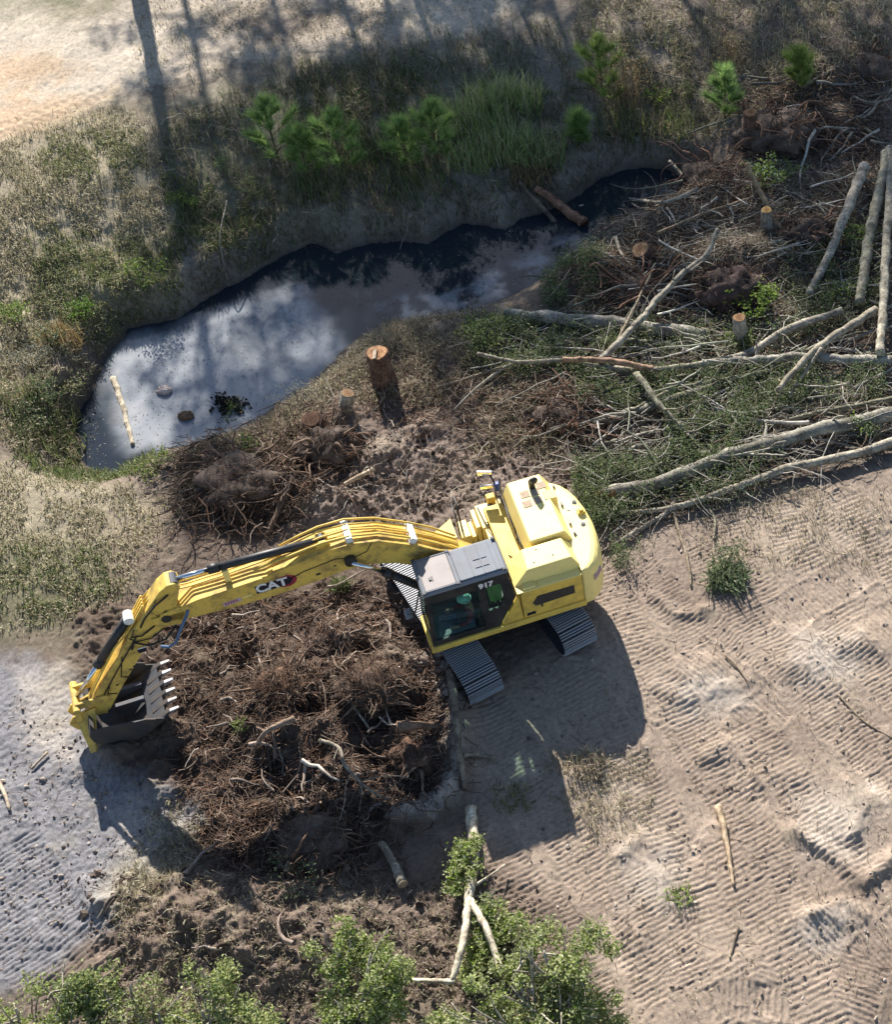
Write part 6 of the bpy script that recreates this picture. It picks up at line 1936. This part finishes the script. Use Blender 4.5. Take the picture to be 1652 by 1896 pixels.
X, Y = field([(MOUND, 2700), ([(250, 1180), (350, 1100), (740, 1040), (870, 1240), (880, 1480), (700, 1640), (400, 1640)], 900), ([(360, 1500), (700, 1500), (700, 1640), (420, 1640)], 900), ([(320, 800), (560, 790), (600, 930), (480, 1000), (320, 960)], 900), ([(640, 700), (800, 660), (1060, 760), (1000, 840), (720, 800)], 700)])
sticks('root_mat', X, Y, rg, (.25, .9), (.006, .017), C_ROOT, .07, .55, 6, kind='stuff')
X, Y = field([([(1060, 420), (1330, 330), (1650, 330), (1650, 700), (1050, 620)], 1500), ([(1350, 160), (1652, 60), (1652, 330), (1380, 300)], 900), ([(1060, 300), (1330, 300), (1330, 420), (1080, 450)], 350)])
sticks('root_litter', X, Y, rg, (.3, 1.2), (.007, .02), C_ROOT + C_TWIG[:2], .10, .45, 6, kind='stuff')
X, Y = field([([(880, 600), (1500, 600), (1650, 700), (1650, 830), (1150, 990), (1060, 900), (1060, 720)], 1700), (BANK, 700), ([(1050, 0), (1652, 0), (1652, 200), (1200, 220)], 500), ([(560, 760), (1050, 700), (1050, 880), (560, 960)], 350)])
sticks('twig_litter', X, Y, rg, (.3, 1.3), (.005, .014), C_TWIG, .12, .3, 5, kind='stuff')
X, Y = field([([(900, 1330), (1100, 1050), (1652, 900), (1652, 1896), (1150, 1896), (1000, 1650)], 320), ([(150, 1580), (600, 1640), (1000, 1660), (1000, 1890), (150, 1890)], 420), ([(0, 1250), (300, 1480), (200, 1700), (0, 1800)], 90), ([(160, 980), (720, 1010), (700, 1090), (200, 1130)], 260)])
sticks('fallen_twigs', X, Y, rg, (.12, .55), (.004, .009), C_TWIG + C_ROOT, .01, .3, 4, rise=.02, kind='stuff')


def clods(name, polys, smin, smax, cols):
    X, Y = field(polys)
    bm = bmesh.new()
    bmesh.ops.create_icosphere(bm, subdivisions=1, radius=1)
    base = np.array([v.co[:] for v in bm.verts])
    tri = np.array([[v.index for v in f.verts] for f in bm.faces])
    bm.free()
    N = len(X)
    s = (smin * (smax / smin) ** rg.power(.45, N) if False else smin * (smax / smin) ** (rg.uniform(0, 1, N) ** 2.2))
    V = base[None] * (1 + .3 * rg.normal(0, 1, (N, len(base), 1))) * (s[:, None] * rg.uniform(.6, 1.2, (N, 3)))[:, None, :]
    V += np.stack([X, Y, H(X, Y) + s * .15], 1)[:, None, :]
    F = (np.arange(N) * len(base))[:, None, None] + tri[None]
    link(name, np_mesh(name, V.reshape(-1, 3), [F.reshape(-1, 3)], pick(cols, N, rg, .2, len(base))), M_CLOD, kind='stuff')


clods('soil_clods', [(MOUND, 1000), ([(590, 800), (1050, 800), (1050, 900), (760, 990), (580, 960)], 1500), ([(150, 1620), (1000, 1650), (900, 1896), (200, 1896)], 1800)], .012, .09, [(.13, .10, .08), (.20, .155, .13), (.08, .06, .05)])
clods('sand_clods', [([(900, 1330), (1100, 1050), (1652, 900), (1652, 1896), (1150, 1896), (1000, 1650)], 1800), ([(0, 1250), (300, 1480), (300, 1600), (0, 1800)], 900), ([(740, 1160), (860, 1250), (870, 1450), (760, 1530)], 250)], .008, .05, [(.34, .28, .235), (.28, .22, .18), (.42, .36, .31)])

# ------------------------------------------------------------------ trees and the felled oak along the near edge
def oak(u, v, clumps_uvz, n, label, limbs=6, name='oak_tree', cols=C_OAK, size=.075, barkcol=(1.15, 1.12, 1.05), cat='tree', moss=0):
    """clumps: photo (u, v), height above ground, radius"""
    b = np.array(G(u, v))
    e = link(name, None, label=label, cat=cat, loc=b)
    tr = MB()
    cs = []
    zt = np.mean([c[2] for c in clumps_uvz])
    fork = np.array([0, 0, max(.3, zt * .45)])
    limb_mesh(tr, [(0, 0, -.2), tuple(fork * .5), tuple(fork)], .11, .085, 9, .2, barkcol, int(u))
    tr.build('trunk', M_BARK, e, True)
    for k, (cu, cv, cz, cr) in enumerate(clumps_uvz):
        x, y = un(cu, cv, cz + b[2])
        p = np.array([float(x), float(y), cz + b[2]]) - b
        lm = MB()
        P, t = limb_mesh(lm, [tuple(fork), tuple(fork * .5 + p * .5 + rg.normal(0, .12, 3)), tuple(p + np.array([0, 0, cr * .35]))], .06, .018, 6, .35, barkcol, k + int(u))
        forks(lm, P + b * 0, t, .05, 5, rg, (.4, .9), .8, barkcol) if False else None
        for q in range(4):
            d = rg.normal(0, 1, 3)
            d[2] = abs(d[2])
            d *= cr / np.linalg.norm(d)
            s = P[int(len(P) * rg.uniform(.45, .95))]
            limb_mesh(lm, [s, s * .5 + (p + d) * .5 + rg.normal(0, .06, 3), p + d * 1.05], .026, .008, 5, .35, barkcol, q)
        lm.build('limb', M_BARK, e, True)
        for m in range(7):
            d = rg.normal(0, .55, 3) * cr
            cs.append((p[0] + d[0], p[1] + d[1], p[2] + d[2] * .5, cr * rg.uniform(.28, .5), cr * .28))
    C = clumps(cs, n, rg, .1)
    foliage('crown', C, size, cols, rg, e, .7, .55)
    if moss:
        C = clumps([cs[i] for i in rg.integers(0, len(cs), moss)], 500, rg, .1)
        foliage('grey_lichen', C, .06, C_GREYL, rg, e, .4, .4, kind='stuff')
    return e


oak(60, 1990, [(40, 1878, 2.0, .8), (110, 1898, 1.6, .7), (-20, 1908, 1.6, .8), (60, 1948, 1.2, .8)], 5600, 'yellow green crown in the lower left corner', cols=C_OAK + C_LIME[:2])
oak(140, 1960, [(125, 1828, 2.0, .5), (165, 1878, 1.7, .5), (205, 1918, 1.2, .7), (150, 1848, 1.8, .6)], 4400, 'dark green crown rising right of the corner tree', cols=C_OAK[:2] + C_DARKF[:2])
oak(285, 1980, [(250, 1838, 1.8, .55), (300, 1878, 1.6, .6), (250, 1918, 1.2, .6), (330, 1918, 1.2, .5)], 2600, 'thin crown with bare pale forked limbs between two denser crowns', cols=C_OAK + C_BROWN[:2])
oak(405, 1975, [(395, 1828, 2.0, .45), (380, 1878, 1.6, .55), (430, 1918, 1.2, .7), (400, 1858, 1.8, .6)], 4400, 'dense green crown at the bottom with a pointed top', cols=C_OAK[:3] + C_DARKF[:1])
oak(665, 1960, [(630, 1763, 1.5, .6), (690, 1773, 1.6, .6), (715, 1803, 1.3, .5), (680, 1828, 1.2, .65), (645, 1878, 1.0, .65), (710, 1898, .9, .6), (625, 1908, .9, .5)], 14000, 'bright leafy crown left of the white limbs, with grey lichen at its heart', cols=C_OAK + C_LIME[:2], moss=5)
oak(1040, 1960, [(1010, 1768, 1.3, .65), (1075, 1788, 1.3, .6), (955, 1803, 1.2, .6), (1060, 1853, 1.0, .65), (985, 1878, .9, .7), (1100, 1888, .8, .55), (910, 1898, .8, .6), (1030, 1918, .7, .6), (820, 1908, .6, .5)], 18000, 'broad oak crown beside the tracked sand with a pale forked limb', cols=C_OAK + C_LIME[:1], moss=3)

# felled oak: white trunk, fork and leaves
e = link('fallen_oak', None, label='felled white barked oak lying toward the bottom edge, forked like a wishbone', cat='tree', loc=G(868, 1640))
b = np.array(e.location)
WC = (1.9, 1.8, 1.6)


def rel(pts):
    return [tuple(np.array(gp(*q)) - b) for q in pts]


tb = MB()
limb_mesh(tb, rel([(872, 1496, .12), (878, 1560, .2), (872, 1640, .3), (868, 1668, .32)]), .125, .105, 10, .15, WC, 2)
tb.build('trunk', M_BARK, e, True)
for k, (pts, r0, r1) in enumerate([([(868, 1664, .34), (862, 1720, .6), (850, 1770, .6), (838, 1815, .55)], .085, .065), ([(872, 1668, .34), (900, 1715, .65), (918, 1765, .62), (930, 1805, .55)], .075, .06),
                                   ([(842, 1818, .55), (800, 1816, .45), (742, 1813, .25)], .055, .04), ([(878, 1640, .3), (900, 1625, .35), (935, 1600, .2)], .03, .015)]):
    tb = MB()
    P, t = limb_mesh(tb, rel(pts), r0, r1, 8, .2, WC, k)
    tb.build('limb', M_BARK, e, True)
cs = [tuple(np.array(gp(u, v, z)) - b) + (r, r * .6) for u, v, z, r in [(862, 1575, .45, .30), (860, 1605, .4, .34), (845, 1640, .3, .26), (880, 1560, .4, .18), (905, 1690, .3, .35), (930, 1720, .3, .3), (890, 1760, .25, .38), (880, 1800, .2, .32), (945, 1790, .2, .3)]]
foliage('crown', clumps(cs, 5000, rg, .05), .085, C_OAK + C_LIME[:2], rg, e, .7, .55)
cs = [tuple(np.array(gp(u, v, z)) - b) + (r, r * .6) for u, v, z, r in [(905, 1670, .35, .22), (880, 1655, .3, .12)]]
foliage('grey_lichen', clumps(cs, 260, rg, .05), .06, C_GREYL, rg, e, .4, .4, kind='stuff')
